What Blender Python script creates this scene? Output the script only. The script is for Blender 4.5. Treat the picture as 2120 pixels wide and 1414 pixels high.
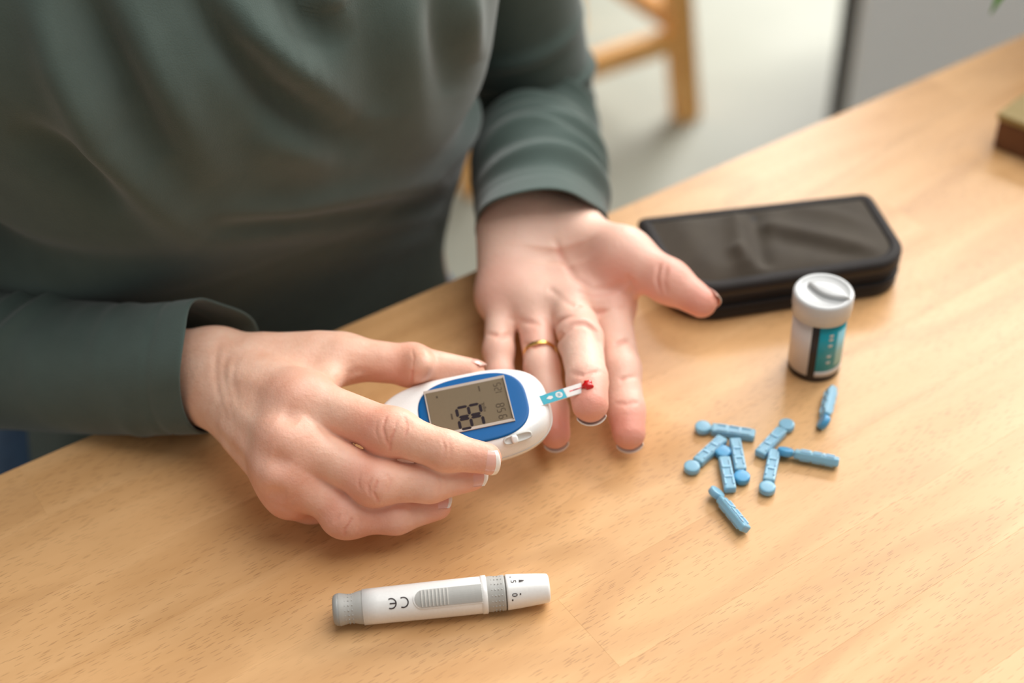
import bpy, bmesh, math, random
import numpy as np
from mathutils import Vector, Matrix
random.seed(7); rng = np.random.default_rng(7)
sc = bpy.context.scene
for o in list(bpy.data.objects): bpy.data.objects.remove(o)
# ------------------------------------------------------------------ camera
FPX = 2944.0; TH = math.radians(40); RO = math.radians(2.2); ZT = 0.74; CH = 0.49
CAM = np.array([0, 0, ZT + CH])
FW = np.array([0, math.cos(TH), -math.sin(TH)]); D0 = np.array([0, -math.sin(TH), -math.cos(TH)]); R0 = np.array([1., 0, 0])
RV = R0*math.cos(RO) + D0*math.sin(RO); DV = -R0*math.sin(RO) + D0*math.cos(RO)
cam_d = bpy.data.cameras.new('camera'); cam = bpy.data.objects.new('camera', cam_d); sc.collection.objects.link(cam)
cam_d.sensor_width = 36; cam_d.lens = 36*FPX/2120; cam_d.clip_start = .02
cam.matrix_world = Matrix([[RV[i], -DV[i], -FW[i], CAM[i]] for i in range(3)] + [[0, 0, 0, 1]])
cam_d.dof.use_dof = True; cam_d.dof.focus_distance = .627; cam_d.dof.aperture_fstop = 3.7
sc.camera = cam
sc.view_settings.view_transform = 'Standard'; sc.view_settings.look = 'None'; sc.view_settings.gamma = 1
sc.view_settings.use_curve_mapping = False
sc.view_settings.exposure = 0.0
sc.cycles.use_denoising = True
sc.cycles.max_bounces = 8
# ------------------------------------------------------------------ world and lights
w = bpy.data.worlds.new('room_daylight'); sc.world = w; w.use_nodes = True
w.node_tree.nodes['Background'].inputs[0].default_value = (1, .97, .93, 1)
w.node_tree.nodes['Background'].inputs[1].default_value = .33
def area(name, loc, target, sx, sy, power, col):
    l = bpy.data.lights.new(name, 'AREA'); l.shape = 'RECTANGLE'; l.size = sx; l.size_y = sy; l.energy = power; l.color = col
    o = bpy.data.objects.new(name, l); sc.collection.objects.link(o); o.location = loc
    o.rotation_euler = (Vector(target) - Vector(loc)).to_track_quat('-Z', 'Y').to_euler()
area('window_daylight', (2.3, 4.0, 2.7), (0.1, .6, .74), 3.0, 2.4, 440, (1, .98, .955))
area('overhead_fill', (.9, .9, 3.1), (.5, .9, 0), 2.2, 2.2, 58, (1, .975, .94))  # added overhead fill for soft ambient light, no actual ceiling fixture
# ------------------------------------------------------------------ pixel helpers, used to measure where things stand
def ray(px, py):
    d = FPX*FW + (px-1060)*RV + (py-707)*DV
    return d/np.linalg.norm(d)
def P(px, py, h=0):
    d = ray(px, py); return CAM + d*((ZT + h*.001 - CAM[2])/d[2])
def PY(px, py, y):
    d = ray(px, py); return CAM + d*(y/d[1])
def far_on_ray(px, py, frm, L):
    d = ray(px, py); m = CAM - frm; b = m@d; c = m@m - L*L; q = b*b - c
    return CAM + d*(-b + math.sqrt(max(q, 0)))
def proj(p):
    q = np.asarray(p) - CAM; z = q@FW
    return 1060 + FPX*(q@RV)/z, 707 + FPX*(q@DV)/z
def nrm(v): v = np.asarray(v, float); return v/np.linalg.norm(v)
# ------------------------------------------------------------------ object helpers
def link(o, parent=None):
    sc.collection.objects.link(o)
    if parent is not None: o.parent = parent
    return o
def tag(o, label=None, cat=None, group=None, kind=None):
    for k, v in (('label', label), ('category', cat), ('group', group), ('kind', kind)):
        if v: o[k] = v
    return o
def empty(name, loc, label=None, cat=None, group=None):
    o = bpy.data.objects.new(name, None); o.empty_display_size = .02; link(o); o.location = [float(a) for a in loc]
    return tag(o, label, cat, group)
def mesh_obj(name, verts, faces, mats, parent=None, smooth=True, fmat=None, world=False, attr=None):
    me = bpy.data.meshes.new(name)
    verts = np.asarray(verts, float)
    if world and parent is not None:
        off = np.array(parent_origin(parent)); verts = verts - off
    me.from_pydata(verts.tolist(), [], [list(map(int, f)) for f in faces] if not isinstance(faces, np.ndarray) else faces.tolist())
    if not isinstance(mats, (list, tuple)): mats = [mats]
    for m in mats: me.materials.append(m)
    if smooth: me.polygons.foreach_set('use_smooth', [True]*len(me.polygons))
    if fmat is not None: me.polygons.foreach_set('material_index', fmat)
    if attr is not None:
        for k, v in attr.items():
            a = me.attributes.new(k, 'FLOAT', 'POINT'); a.data.foreach_set('value', np.asarray(v, np.float32))
    me.update()
    return link(bpy.data.objects.new(name, me), parent)
def parent_origin(p):
    o = Vector((0, 0, 0))
    while p is not None: o = o + p.location; p = p.parent
    return o
def bm_obj(name, bm, mats, parent=None, smooth=True):
    me = bpy.data.meshes.new(name); bmesh.ops.recalc_face_normals(bm, faces=bm.faces); bm.to_mesh(me); bm.free()
    if not isinstance(mats, (list, tuple)): mats = [mats]
    for m in mats: me.materials.append(m)
    if smooth: me.polygons.foreach_set('use_smooth', [True]*len(me.polygons))
    return link(bpy.data.objects.new(name, me), parent)
def sharp(o, ang=35):
    me = o.data; bm = bmesh.new(); bm.from_mesh(me)
    for e in bm.edges:
        e.smooth = len(e.link_faces) == 2 and e.calc_face_angle(0) < math.radians(ang)
    bm.to_mesh(me); bm.free(); return o
def box_bm(sx, sy, sz, bev=0, seg=2, c=(0, 0, 0), M=None):
    bm = bmesh.new(); bmesh.ops.create_cube(bm, size=1)
    for v in bm.verts: v.co = Vector((v.co.x*sx + c[0], v.co.y*sy + c[1], v.co.z*sz + c[2]))
    if bev: bmesh.ops.bevel(bm, geom=bm.edges[:], offset=bev, segments=seg, affect='EDGES', profile=.5)
    if M is not None: bmesh.ops.transform(bm, matrix=M, verts=bm.verts)
    return bm
def frame_m(x, y, z, o):
    return Matrix([[x[i], y[i], z[i], o[i]] for i in range(3)] + [[0, 0, 0, 1]])
def lathe(profile, n=48, axis='z', sx=1, sy=1):
    v = []; f = []
    for r, z in profile:
        for k in range(n):
            a = 2*math.pi*k/n; v.append((r*math.cos(a)*sx, r*math.sin(a)*sy, z))
    for i in range(len(profile)-1):
        for k in range(n):
            f.append((i*n+k, i*n+(k+1) % n, (i+1)*n+(k+1) % n, (i+1)*n+k))
    f.append(tuple(range(n))[::-1]); f.append(tuple((len(profile)-1)*n+k for k in range(n)))
    v = np.array(v)
    if axis == 'x': v = v[:, [2, 0, 1]]
    return v, f
def bar(bm, a, b, w, d, up=(0, 0, 1), bev=.002):
    a, b = np.array(a, float), np.array(b, float); z = nrm(b-a); x = np.cross(up, z)
    if np.linalg.norm(x) < 1e-3: x = np.array([1., 0, 0])
    x = nrm(x); y = np.cross(z, x)
    t = box_bm(w, d, np.linalg.norm(b-a), bev, 2, M=frame_m(x, y, z, (a+b)/2))
    me = bpy.data.meshes.new('t'); t.to_mesh(me); t.free(); bm.from_mesh(me); bpy.data.meshes.remove(me)
def tube(path, radii, n=12, closed_ends=True, up=(0, 0, 1)):
    path = np.array(path, float); v = []; f = []
    for i in range(len(path)):
        t = nrm(path[min(i+1, len(path)-1)] - path[max(i-1, 0)]); x = nrm(np.cross(up, t)); y = np.cross(t, x)
        for k in range(n):
            a = 2*math.pi*k/n; v.append(path[i] + radii[i]*(math.cos(a)*x + math.sin(a)*y))
    for i in range(len(path)-1):
        for k in range(n): f.append((i*n+k, i*n+(k+1) % n, (i+1)*n+(k+1) % n, (i+1)*n+k))
    if closed_ends: f.append(tuple(range(n))[::-1]); f.append(tuple((len(path)-1)*n+k for k in range(n)))
    return np.array(v), f
def spline(pts, n):
    pts = np.array(pts, float); out = []
    q = np.vstack([2*pts[0]-pts[1], pts, 2*pts[-1]-pts[-2]])
    for i in range(1, len(q)-2):
        for t in np.linspace(0, 1, n, endpoint=False):
            a, b, c, d = q[i-1:i+3]
            out.append(.5*(2*b + (c-a)*t + (2*a-5*b+4*c-d)*t*t + (3*b-a-3*c+d)*t**3))
    out.append(pts[-1]); return np.array(out)
# ------------------------------------------------------------------ materials
def srgb(r, g, b):
    f = lambda c: ((c/255+.055)/1.055)**2.4 if c > 10 else c/255/12.92
    return (f(r), f(g), f(b), 1)
class NT:
    def __init__(s, name):
        s.m = bpy.data.materials.new(name); s.m.use_nodes = True; s.t = s.m.node_tree
        s.b = s.t.nodes['Principled BSDF']
    def n(s, kind, **kw):
        nd = s.t.nodes.new(kind)
        for k, v in kw.items():
            if k.startswith('i_'):
                key = k[2:].replace('_', ' '); nd.inputs[int(key) if key.isdigit() else key].default_value = v
            else: setattr(nd, k, v)
        return nd
    def l(s, a, b): s.t.links.new(a, b)
    def set(s, **kw):
        for k, v in kw.items(): s.b.inputs[k.replace('_', ' ')].default_value = v
        return s
    def ramp(s, fac, stops):
        r = s.n('ShaderNodeValToRGB'); e = r.color_ramp.elements
        while len(e) < len(stops): e.new(.5)
        for x, (p, c) in zip(e, stops): x.position = p; x.color = c
        s.l(fac, r.inputs[0]); return r
    def mix(s, fac, a, b, mode='MIX'):
        m = s.n('ShaderNodeMix', data_type='RGBA', blend_type=mode)
        for v, i in ((fac, 0), (a, 6), (b, 7)):
            if hasattr(v, 'is_linked'): s.l(v, m.inputs[i])
            else: m.inputs[i].default_value = v
        return m.outputs[2]
    def bump(s, height, strength=.3, dist=.001, prev=None):
        b = s.n('ShaderNodeBump'); b.inputs['Strength'].default_value = strength; b.inputs['Distance'].default_value = dist
        s.l(height, b.inputs['Height'])
        if prev is not None: s.l(prev.outputs[0], b.inputs['Normal'])
        s.l(b.outputs[0], s.b.inputs['Normal']); return b
def plain(name, col, rough=.4, bump=0, scale=900, **kw):
    m = NT(name); m.set(Base_Color=col, Roughness=rough, **kw)
    co = m.n('ShaderNodeTexCoord'); no = m.n('ShaderNodeTexNoise', i_Scale=scale, i_Detail=2.); m.l(co.outputs['Object'], no.inputs['Vector'])
    c2 = m.mix(no.outputs[0], tuple(x*.95 for x in col[:3])+(1,), tuple(min(1, x*1.05) for x in col[:3])+(1,)); m.l(c2, m.b.inputs['Base Color'])
    if bump: m.bump(no.outputs[0], bump, .0005)
    return m.m
def wood_mat(name, light, dark, fleck, random_tone=.06, rough=.42, flecks=True):
    m = NT(name); co = m.n('ShaderNodeTexCoord'); oi = m.n('ShaderNodeObjectInfo')
    off = m.n('ShaderNodeCombineXYZ'); 
    for i, k in enumerate((7.3, 3.1, 1.7)):
        mu = m.n('ShaderNodeMath', operation='MULTIPLY'); m.l(oi.outputs['Random'], mu.inputs[0]); mu.inputs[1].default_value = k
        m.l(mu.outputs[0], off.inputs[i])
    ad = m.n('ShaderNodeVectorMath', operation='ADD'); m.l(co.outputs['Object'], ad.inputs[0]); m.l(off.outputs[0], ad.inputs[1])
    def stretched(sx, sy):
        v = m.n('ShaderNodeVectorMath', operation='MULTIPLY'); m.l(ad.outputs[0], v.inputs[0]); v.inputs[1].default_value = (sx, sy, sy); return v.outputs[0]
    n1 = m.n('ShaderNodeTexNoise', i_Scale=1., i_Detail=4., i_Roughness=.55, i_Distortion=.35); m.l(stretched(5, 45), n1.inputs['Vector'])
    # cathedral growth rings
    n0 = m.n('ShaderNodeTexNoise', i_Scale=1., i_Detail=1.); m.l(stretched(2.6, 11), n0.inputs['Vector'])
    mu = m.n('ShaderNodeMath', operation='MULTIPLY'); m.l(n0.outputs[0], mu.inputs[0]); mu.inputs[1].default_value = 42
    sn = m.n('ShaderNodeMath', operation='SINE'); m.l(mu.outputs[0], sn.inputs[0])
    rr = m.ramp(sn.outputs[0], [(.35, (0, 0, 0, 1)), (.95, (1, 1, 1, 1))])
    base = m.ramp(n1.outputs[0], [(.3, dark), (.68, light)]).outputs[0]
    mid = tuple(a*.72+b*.28 for a, b in zip(dark, fleck))
    fr = m.n('ShaderNodeMath', operation='MULTIPLY'); m.l(rr.outputs[0], fr.inputs[0]); fr.inputs[1].default_value = .34
    base = m.mix(fr.outputs[0], base, mid)
    if flecks:
        vo = m.n('ShaderNodeTexVoronoi', feature='F1', voronoi_dimensions='2D', i_Scale=1., i_Randomness=1.); m.l(stretched(64, 1000), vo.inputs['Vector'])
        th = m.ramp(vo.outputs['Distance'], [(.09, (1, 1, 1, 1)), (.165, (0, 0, 0, 1))])
        nb = m.n('ShaderNodeTexNoise', i_Scale=1., i_Detail=2.); m.l(stretched(14, 60), nb.inputs['Vector'])
        nr = m.ramp(nb.outputs[0], [(.36, (.3, .3, .3, 1)), (.55, (1, 1, 1, 1))])
        fk = m.n('ShaderNodeMath', operation='MULTIPLY'); m.l(th.outputs[0], fk.inputs[0]); m.l(nr.outputs[0], fk.inputs[1])
        fk2 = m.n('ShaderNodeMath', operation='MULTIPLY'); m.l(fk.outputs[0], fk2.inputs[0]); fk2.inputs[1].default_value = .55
        base = m.mix(fk2.outputs[0], base, fleck)
    ton = m.n('ShaderNodeMapRange'); m.l(oi.outputs['Random'], ton.inputs[0]); ton.inputs[3].default_value = 1-random_tone; ton.inputs[4].default_value = 1+random_tone
    hs = m.n('ShaderNodeHueSaturation'); m.l(base, hs.inputs['Color']); m.l(ton.outputs[0], hs.inputs['Value'])
    m.l(hs.outputs[0], m.b.inputs['Base Color']); m.set(Roughness=rough)
    m.bump(n1.outputs[0], .08, .0004)
    return m.m
M_TABLE = wood_mat('beech_wood', srgb(224, 178, 126), srgb(206, 157, 104), srgb(120, 76, 44), .018, .34)
M_CHAIRW = wood_mat('pine_wood', srgb(244, 190, 116), srgb(234, 170, 94), srgb(170, 110, 60), .03, .45, False)
M_BOXW = wood_mat('walnut_wood', srgb(120, 78, 50), srgb(96, 58, 36), srgb(60, 34, 20), .03, .5, False)
M_BOXT = wood_mat('olive_wood', srgb(170, 150, 96), srgb(150, 128, 78), srgb(110, 90, 50), .03, .5, False)
def skin_mat():
    m = NT('skin'); co = m.n('ShaderNodeTexCoord')
    at = m.n('ShaderNodeAttribute', attribute_name='blush')
    n1 = m.n('ShaderNodeTexNoise', i_Scale=70., i_Detail=4., i_Roughness=.6); m.l(co.outputs['Object'], n1.inputs['Vector'])
    c = m.ramp(n1.outputs[0], [(.3, srgb(230, 177, 150)), (.7, srgb(243, 200, 176))]).outputs[0]
    pa = m.n('ShaderNodeAttribute', attribute_name='palm'); c = m.mix(pa.outputs['Fac'], c, srgb(248, 212, 195)); c = m.mix(at.outputs['Fac'], c, srgb(218, 118, 98))
    m.l(c, m.b.inputs['Base Color'])
    n2 = m.n('ShaderNodeTexVoronoi', i_Scale=900., feature='F1'); m.l(co.outputs['Object'], n2.inputs['Vector'])
    n3 = m.n('ShaderNodeTexNoise', i_Scale=420., i_Detail=3.); m.l(co.outputs['Object'], n3.inputs['Vector'])
    b1 = m.bump(n2.outputs['Distance'], .16, .0004); m.bump(n3.outputs[0], .4, .0006, b1)
    m.set(Roughness=.47, Subsurface_Weight=.22, Subsurface_Scale=.004, Subsurface_Radius=(1, .35, .2), Specular_IOR_Level=.42)
    return m.m
M_SKIN = skin_mat()
M_NAIL = plain('nail_pink', srgb(236, 180, 164), .18, Coat_Weight=.4); M_NAILW = plain('nail_white', srgb(246, 240, 232), .22, Coat_Weight=.4)
def cloth_mat(name, a, b, scale=1500, strength=.35, rough=.9, sheen=.25):
    m = NT(name); co = m.n('ShaderNodeTexCoord')
    n1 = m.n('ShaderNodeTexNoise', i_Scale=60., i_Detail=5.); m.l(co.outputs['Object'], n1.inputs['Vector'])
    wv = m.n('ShaderNodeTexNoise', i_Scale=scale, i_Detail=2.); m.l(co.outputs['Object'], wv.inputs['Vector'])
    c = m.ramp(n1.outputs[0], [(.3, a), (.7, b)]).outputs[0]
    c = m.mix(wv.outputs[0], m.mix(.5, c, (0, 0, 0, 1), 'MIX') if False else c, b); m.l(c, m.b.inputs['Base Color'])
    m.bump(wv.outputs[0], strength, .0006); m.set(Roughness=rough, Sheen_Weight=sheen, Sheen_Roughness=.5, Specular_IOR_Level=.2)
    return m.m
M_SHIRT = cloth_mat('shirt_cotton', srgb(70, 84, 79), srgb(80, 95, 90))
M_JEANS = cloth_mat('denim', srgb(38, 66, 98), srgb(56, 88, 122))
M_CASE = cloth_mat('case_nylon', srgb(56, 48, 40), srgb(70, 62, 51), 2200, .3, .7, .1)
M_CASED = cloth_mat('case_tape', srgb(28, 24, 22), srgb(36, 31, 29), 2200, .3, .6, .1)
M_WHITE = plain('white_plastic', srgb(240, 240, 238), .28, Coat_Weight=.2); M_WHITE2 = plain('white_cap_plastic', srgb(236, 234, 231), .33)
M_CAPW = plain('vial_cap_white', srgb(198, 200, 200), .3)
M_BLUE = plain('blue_print', srgb(0, 88, 150), .4, Specular_IOR_Level=.25); M_GREY = plain('grey_rubber', srgb(178, 178, 174), .5)
M_GREYL = plain('light_grey_plastic', srgb(206, 204, 198), .4); M_GREYB = plain('button_grey', srgb(160, 162, 160), .35); M_GREYD = plain('dark_grey_seam', srgb(110, 106, 100), .5)
M_LCD = plain('lcd_glass', srgb(112, 98, 78), .35, Specular_IOR_Level=.1); M_LCDB = plain('lcd_bezel', srgb(172, 158, 146), .4)
M_SEG = plain('lcd_segment', srgb(36, 27, 33), .5, Specular_IOR_Level=.1); M_SEGF = plain('lcd_faint_segment', srgb(74, 62, 50), .5, Specular_IOR_Level=.1)
M_INK = plain('black_ink', srgb(46, 34, 34), .5); M_TEAL = plain('teal_print', srgb(0, 152, 172), .35)
M_BLOOD = plain('blood', srgb(206, 12, 16), .1, Coat_Weight=.6); M_BLOODD = plain('dried_blood', srgb(120, 12, 16), .25)
M_BLACK = plain('black_plastic', srgb(34, 24, 22), .35)
M_GOLD = NT('gold').set(Base_Color=srgb(236, 196, 110), Metallic=1., Roughness=.22).m
M_LANCET = NT('blue_translucent_plastic').set(Base_Color=srgb(152, 206, 233), Roughness=.3, Transmission_Weight=.3, Subsurface_Weight=.35, Subsurface_Scale=.003, Subsurface_Radius=(.4, .8, 1)).m
M_LANCETL = NT('pale_blue_plastic').set(Base_Color=srgb(158, 206, 230), Roughness=.3, Subsurface_Weight=.3, Subsurface_Scale=.002).m
M_LANCETD = NT('deep_blue_plastic').set(Base_Color=srgb(84, 160, 204), Roughness=.3, Subsurface_Weight=.3, Subsurface_Scale=.002).m
M_METAL = NT('brushed_grey_metal').set(Base_Color=srgb(240, 243, 246), Metallic=.1, Roughness=.36).m
M_GASK = plain('dark_gasket', srgb(92, 92, 90), .6); M_LEAF = plain('leaf_green', srgb(92, 150, 40), .4, scale=60)
M_SOIL = plain('soil', srgb(60, 46, 36), .9); M_POT = plain('pot_clay', srgb(176, 170, 160), .6)
M_PRINT = plain('label_white', srgb(214, 208, 204), .45); M_LBLUE = plain('label_pale_blue', srgb(150, 212, 226), .4)
def floor_mat():
    m = NT('floor_stone'); co = m.n('ShaderNodeTexCoord'); n = m.n('ShaderNodeTexNoise', i_Scale=2.2, i_Detail=5.); m.l(co.outputs['Object'], n.inputs['Vector'])
    c = m.ramp(n.outputs[0], [(.3, srgb(140, 142, 128)), (.7, srgb(158, 160, 148))]).outputs[0]; m.l(c, m.b.inputs['Base Color']); m.set(Roughness=.5); return m.m
# ------------------------------------------------------------------ setting
fl = bm_obj('floor', box_bm(7, 7, .05, c=(0, 1.5, -.025)), floor_mat(), smooth=False); tag(fl, kind='structure')
# ------------------------------------------------------------------ table
E0 = P(640, 700); EX = nrm(P(1290, 415) - P(0, 966)); EN = np.array([EX[1], -EX[0], 0])    # along the edge, and from the edge to the camera
def T(t, n, z=0): return E0 + EX*t + EN*n + np.array([0, 0, z])
ROW, THK = .045, .028; TL0, TL1 = -.75, 1.25; NROW = 18
tab = empty('table', T(.2, .4, -ZT), 'long beech wood table made of glued staves, under the hands', 'table')
RZ = math.atan2(EX[1], EX[0])
jo = {0: [-.163, .47, .96], 1: [-.47, .21, .74], 2: [-.3, .34, .9], 3: [-.42, .3, .8], 4: [-.55, .41, 1.0], 5: [-.58, .004, .55, 1.02], 6: [-.32, .36, .9]}
for r in range(NROW):
    js = jo.get(r) or [TL0 + .25 + .5*((r*.37) % 1) + .55*k for k in range(3)]
    cuts = [TL0] + js + [TL1]
    for a, b in zip(cuts[:-1], cuts[1:]):
        bm = box_bm(b-a-.00002, ROW-.00002, THK, 0)
        es = [e for e in bm.edges if abs(e.verts[0].co.z-THK/2) < 1e-6 and abs(e.verts[1].co.z-THK/2) < 1e-6]
        if r == 0:
            ee = [e for e in es if e.verts[0].co.y > 0 and e.verts[1].co.y > 0]
            bmesh.ops.bevel(bm, geom=ee, offset=.003, segments=3, affect='EDGES')
        else: bmesh.ops.bevel(bm, geom=es, offset=.00004, segments=1, affect='EDGES')
        s = bm_obj('stave', bm, M_TABLE, tab, smooth=False)
        s.location = Vector(T((a+b)/2, ROW*(r+.5), -THK/2)) - tab.location; s.rotation_euler = (0, 0, RZ)
for t, n in ((-.6, .08), (1.1, .08), (-.6, .72), (1.1, .72)):
    bm = bmesh.new(); bar(bm, T(t, n, -ZT), T(t, n, -THK), .07, .07, EX, .004); bmesh.ops.translate(bm, verts=bm.verts, vec=-tab.location); bm_obj('leg', bm, M_TABLE, tab, False)
for a, b in (((-.6, .08), (1.1, .08)), ((-.6, .72), (1.1, .72)), ((-.6, .08), (-.6, .72)), ((1.1, .08), (1.1, .72))):
    bm = bmesh.new(); bar(bm, T(*a, -.07), T(*b, -.07), .022, .082); bmesh.ops.translate(bm, verts=bm.verts, vec=-tab.location); bm_obj('apron', bm, M_TABLE, tab, False)
# ------------------------------------------------------------------ signed distance modelling of the body
class Field:
    BIG = .03
    def __init__(s, lo, hi, h):
        s.lo = np.array(lo, float); s.h = h; s.n = np.ceil((np.array(hi)-s.lo)/h).astype(int)+1
        s.ax = [(s.lo[i] + h*np.arange(s.n[i])).astype(np.float32) for i in range(3)]
        s.D = s.new()
    def new(s): return np.full(s.n, s.BIG, np.float32)
    def box(s, lo, hi):
        a = np.clip(((np.array(lo)-s.lo)/s.h).astype(int), 0, s.n-1); b = np.clip(((np.array(hi)-s.lo)/s.h).astype(int)+2, 0, s.n)
        sl = tuple(slice(i, j) for i, j in zip(a, b))
        return sl, s.ax[0][sl[0]][:, None, None], s.ax[1][sl[1]][None, :, None], s.ax[2][sl[2]][None, None, :]
    def seg(s, a, b, pad):
        a, b = np.array(a, float), np.array(b, float)
        sl, X, Y, Z = s.box(np.minimum(a, b)-pad, np.maximum(a, b)+pad)
        ab = b-a; L = max(ab@ab, 1e-12)
        t = np.clip(((X-a[0])*ab[0] + (Y-a[1])*ab[1] + (Z-a[2])*ab[2])/L, 0, 1)
        d = np.sqrt((X-a[0]-t*ab[0])**2 + (Y-a[1]-t*ab[1])**2 + (Z-a[2]-t*ab[2])**2)
        return sl, d, t
    @staticmethod
    def smin(a, b, k):
        if k <= 0: return np.minimum(a, b)
        h = np.clip(.5 + .5*(b-a)/k, 0, 1); return b + (a-b)*h - k*h*(1-h)
    def cone(s, A, a, b, ra, rb, k):
        sl, d, t = s.seg(a, b, max(ra, rb)+k+.006)
        A[sl] = s.smin(A[sl], d-(ra+(rb-ra)*t), k)
    def chain(s, A, pts, rs, k):
        for i in range(len(pts)-1): s.cone(A, pts[i], pts[i+1], rs[i], rs[i+1], k)
    def ell(s, A, c, ax, r, k):
        # ax: 3x3 rows = axes
        R = max(r)+k+.006; sl, X, Y, Z = s.box(np.array(c)-R, np.array(c)+R); q = [(X-c[0])*ax[i][0]+(Y-c[1])*ax[i][1]+(Z-c[2])*ax[i][2] for i in range(3)]
        k0 = np.sqrt(sum((q[i]/r[i])**2 for i in range(3))); k1 = np.sqrt(sum((q[i]/r[i]**2)**2 for i in range(3)))+1e-9
        A[sl] = s.smin(A[sl], k0*(k0-1)/k1, k)
    def groove(s, pts, w, depth):
        lo = np.min(pts, 0); hi = np.max(pts, 0); sl, X, Y, Z = s.box(lo-3*w, hi+3*w); best = None; acc = 0; tot = sum(np.linalg.norm(np.array(b)-np.array(a)) for a, b in zip(pts[:-1], pts[1:]))+1e-9
        for a, b in zip(pts[:-1], pts[1:]):
            a, b = np.array(a), np.array(b); ab = b-a; L = max(ab@ab, 1e-12)
            t = np.clip(((X-a[0])*ab[0] + (Y-a[1])*ab[1] + (Z-a[2])*ab[2])/L, 0, 1)
            d = (X-a[0]-t*ab[0])**2 + (Y-a[1]-t*ab[1])**2 + (Z-a[2]-t*ab[2])**2
            L_ = math.sqrt(L); u = (acc + t*L_)/tot; acc += L_
            if best is None: best, al = d, u
            else: al = np.where(d < best, u, al); best = np.minimum(best, d)
        if depth > 0: s.D[sl] += depth*np.exp(-best/w**2)*np.sqrt(np.clip(np.sin(math.pi*(.04+.92*al)), 0, 1))
        else: s.D[sl] += depth*np.exp(-best/w**2)
    def blur(s, it=1):
        D = s.D
        for _ in range(it):
            for ax in range(3):
                D = (np.roll(D, 1, ax) + np.roll(D, -1, ax) + 2*D)*.25
        s.D = D
    def hit(s, px, py):
        d = ray(px, py); ts = np.arange(.35, 1.2, s.h*.5); p = CAM + ts[:, None]*d
        i = np.round((p-s.lo)/s.h).astype(int); ok = np.all((i >= 0) & (i < s.n), 1)
        v = np.full(len(ts), 1.); j = i[ok]; v[ok] = s.D[j[:, 0], j[:, 1], j[:, 2]]
        k = np.argmax(v < 0)
        if v[k] >= 0: k = np.argmin(v)
        return p[k]
    def mesh(s):
        D = s.D; n = np.array(D.shape); S = D < 0
        c = np.zeros(n-1, np.int8)
        for i in (0, 1):
            for j in (0, 1):
                for k in (0, 1): c += S[i:n[0]-1+i, j:n[1]-1+j, k:n[2]-1+k]
        act = np.argwhere((c > 0) & (c < 8)); idx = -np.ones(n-1, np.int64); idx[tuple(act.T)] = np.arange(len(act))
        acc = np.zeros((len(act), 3)); cnt = np.zeros(len(act))
        cor = [(i, j, k) for i in (0, 1) for j in (0, 1) for k in (0, 1)]
        for a in cor:
            for ax in range(3):
                if a[ax] == 0:
                    b = list(a); b[ax] = 1
                    va = D[tuple((act+a).T)]; vb = D[tuple((act+b).T)]; m = (va < 0) != (vb < 0)
                    t = np.where(m, va/np.where(m, va-vb, 1), 0)
                    q = np.array(a, float)[None].repeat(len(act), 0); q[:, ax] += t
                    acc[m] += q[m]; cnt[m] += 1
        V = s.lo + s.h*(act + acc/cnt[:, None]); F = []
        for ax in range(3):
            u, v = (ax+1) % 3, (ax+2) % 3
            sl0 = [slice(None)]*3; sl1 = [slice(None)]*3; sl0[ax] = slice(0, n[ax]-1); sl1[ax] = slice(1, n[ax])
            A, B = S[tuple(sl0)], S[tuple(sl1)]
            e = np.argwhere(A != B); fl_ = A[tuple(e.T)]
            ok = (e[:, u] > 0) & (e[:, v] > 0) & (e[:, u] < n[u]-1) & (e[:, v] < n[v]-1); e = e[ok]; fl_ = fl_[ok]
            def g(du, dv):
                q = e.copy(); q[:, u] -= du; q[:, v] -= dv; return idx[tuple(q.T)]
            qd = np.stack([g(1, 1), g(0, 1), g(0, 0), g(1, 0)], 1)
            qd[~fl_] = qd[~fl_][:, ::-1]; F.append(qd)
        return V, np.vstack(F)
def blush_of(V, spots):
    b = np.zeros(len(V))
    for c, r, a in spots: b = np.maximum(b, a*np.exp(-((V-np.array(c))**2).sum(1)/r**2))
    return b
def cut_mesh(V, F, p, d):
    """drop what lies beyond the plane (p, d)"""
    keep = ((V-p)@d < 0); F = F[keep[F].all(1)]; used = np.unique(F); m = -np.ones(len(V), int); m[used] = np.arange(len(used))
    return V[used], m[F]
def boundary_loop(F):
    from collections import Counter
    ed = Counter(); di = {}
    for f in F:
        for i in range(4): ed[(min(f[i], f[(i+1) % 4]), max(f[i], f[(i+1) % 4]))] += 1
    nb = {}
    for (a, b), k in ed.items():
        if k == 1: nb.setdefault(a, []).append(b); nb.setdefault(b, []).append(a)
    best = []; seen = set()
    for s0 in nb:
        if s0 in seen: continue
        lp = [s0]; seen.add(s0); cur = s0
        while True:
            nx = [q for q in nb[cur] if q not in seen]
            if not nx: break
            cur = nx[0]; seen.add(cur); lp.append(cur)
        if len(lp) > len(best): best = lp
    return best
def extend_arm(V, F, stations):
    """grow the cut end of a hand on into the arm: stations = [(centre, radius)]"""
    lp = boundary_loop(F); N = len(lp); L = V[lp]; V = list(V); F = [list(f) for f in F]; prev = lp
    c0 = L.mean(0); pc = c0
    for c, r in stations:
        d = nrm(np.array(c)-pc); rel = L - c0; rel = rel - np.outer(rel@d, d); rel = rel/np.linalg.norm(rel, axis=1)[:, None]
        st = len(V); V += list(np.array(c) + rel*r); cur = list(range(st, st+N))
        for i in range(N): F.append([prev[i], prev[(i+1) % N], cur[(i+1) % N], cur[i]])
        prev = cur; pc = np.array(c)
    st = len(V); V.append(np.mean([V[i] for i in prev], 0))
    for i in range(N): F.append([prev[i], prev[(i+1) % N], st])
    return np.array(V), F
def J(*a): return [P(*q) for q in a]
mm = .001
TOC = lambda p: nrm(CAM-np.array(p))
NAILS = []
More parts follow.
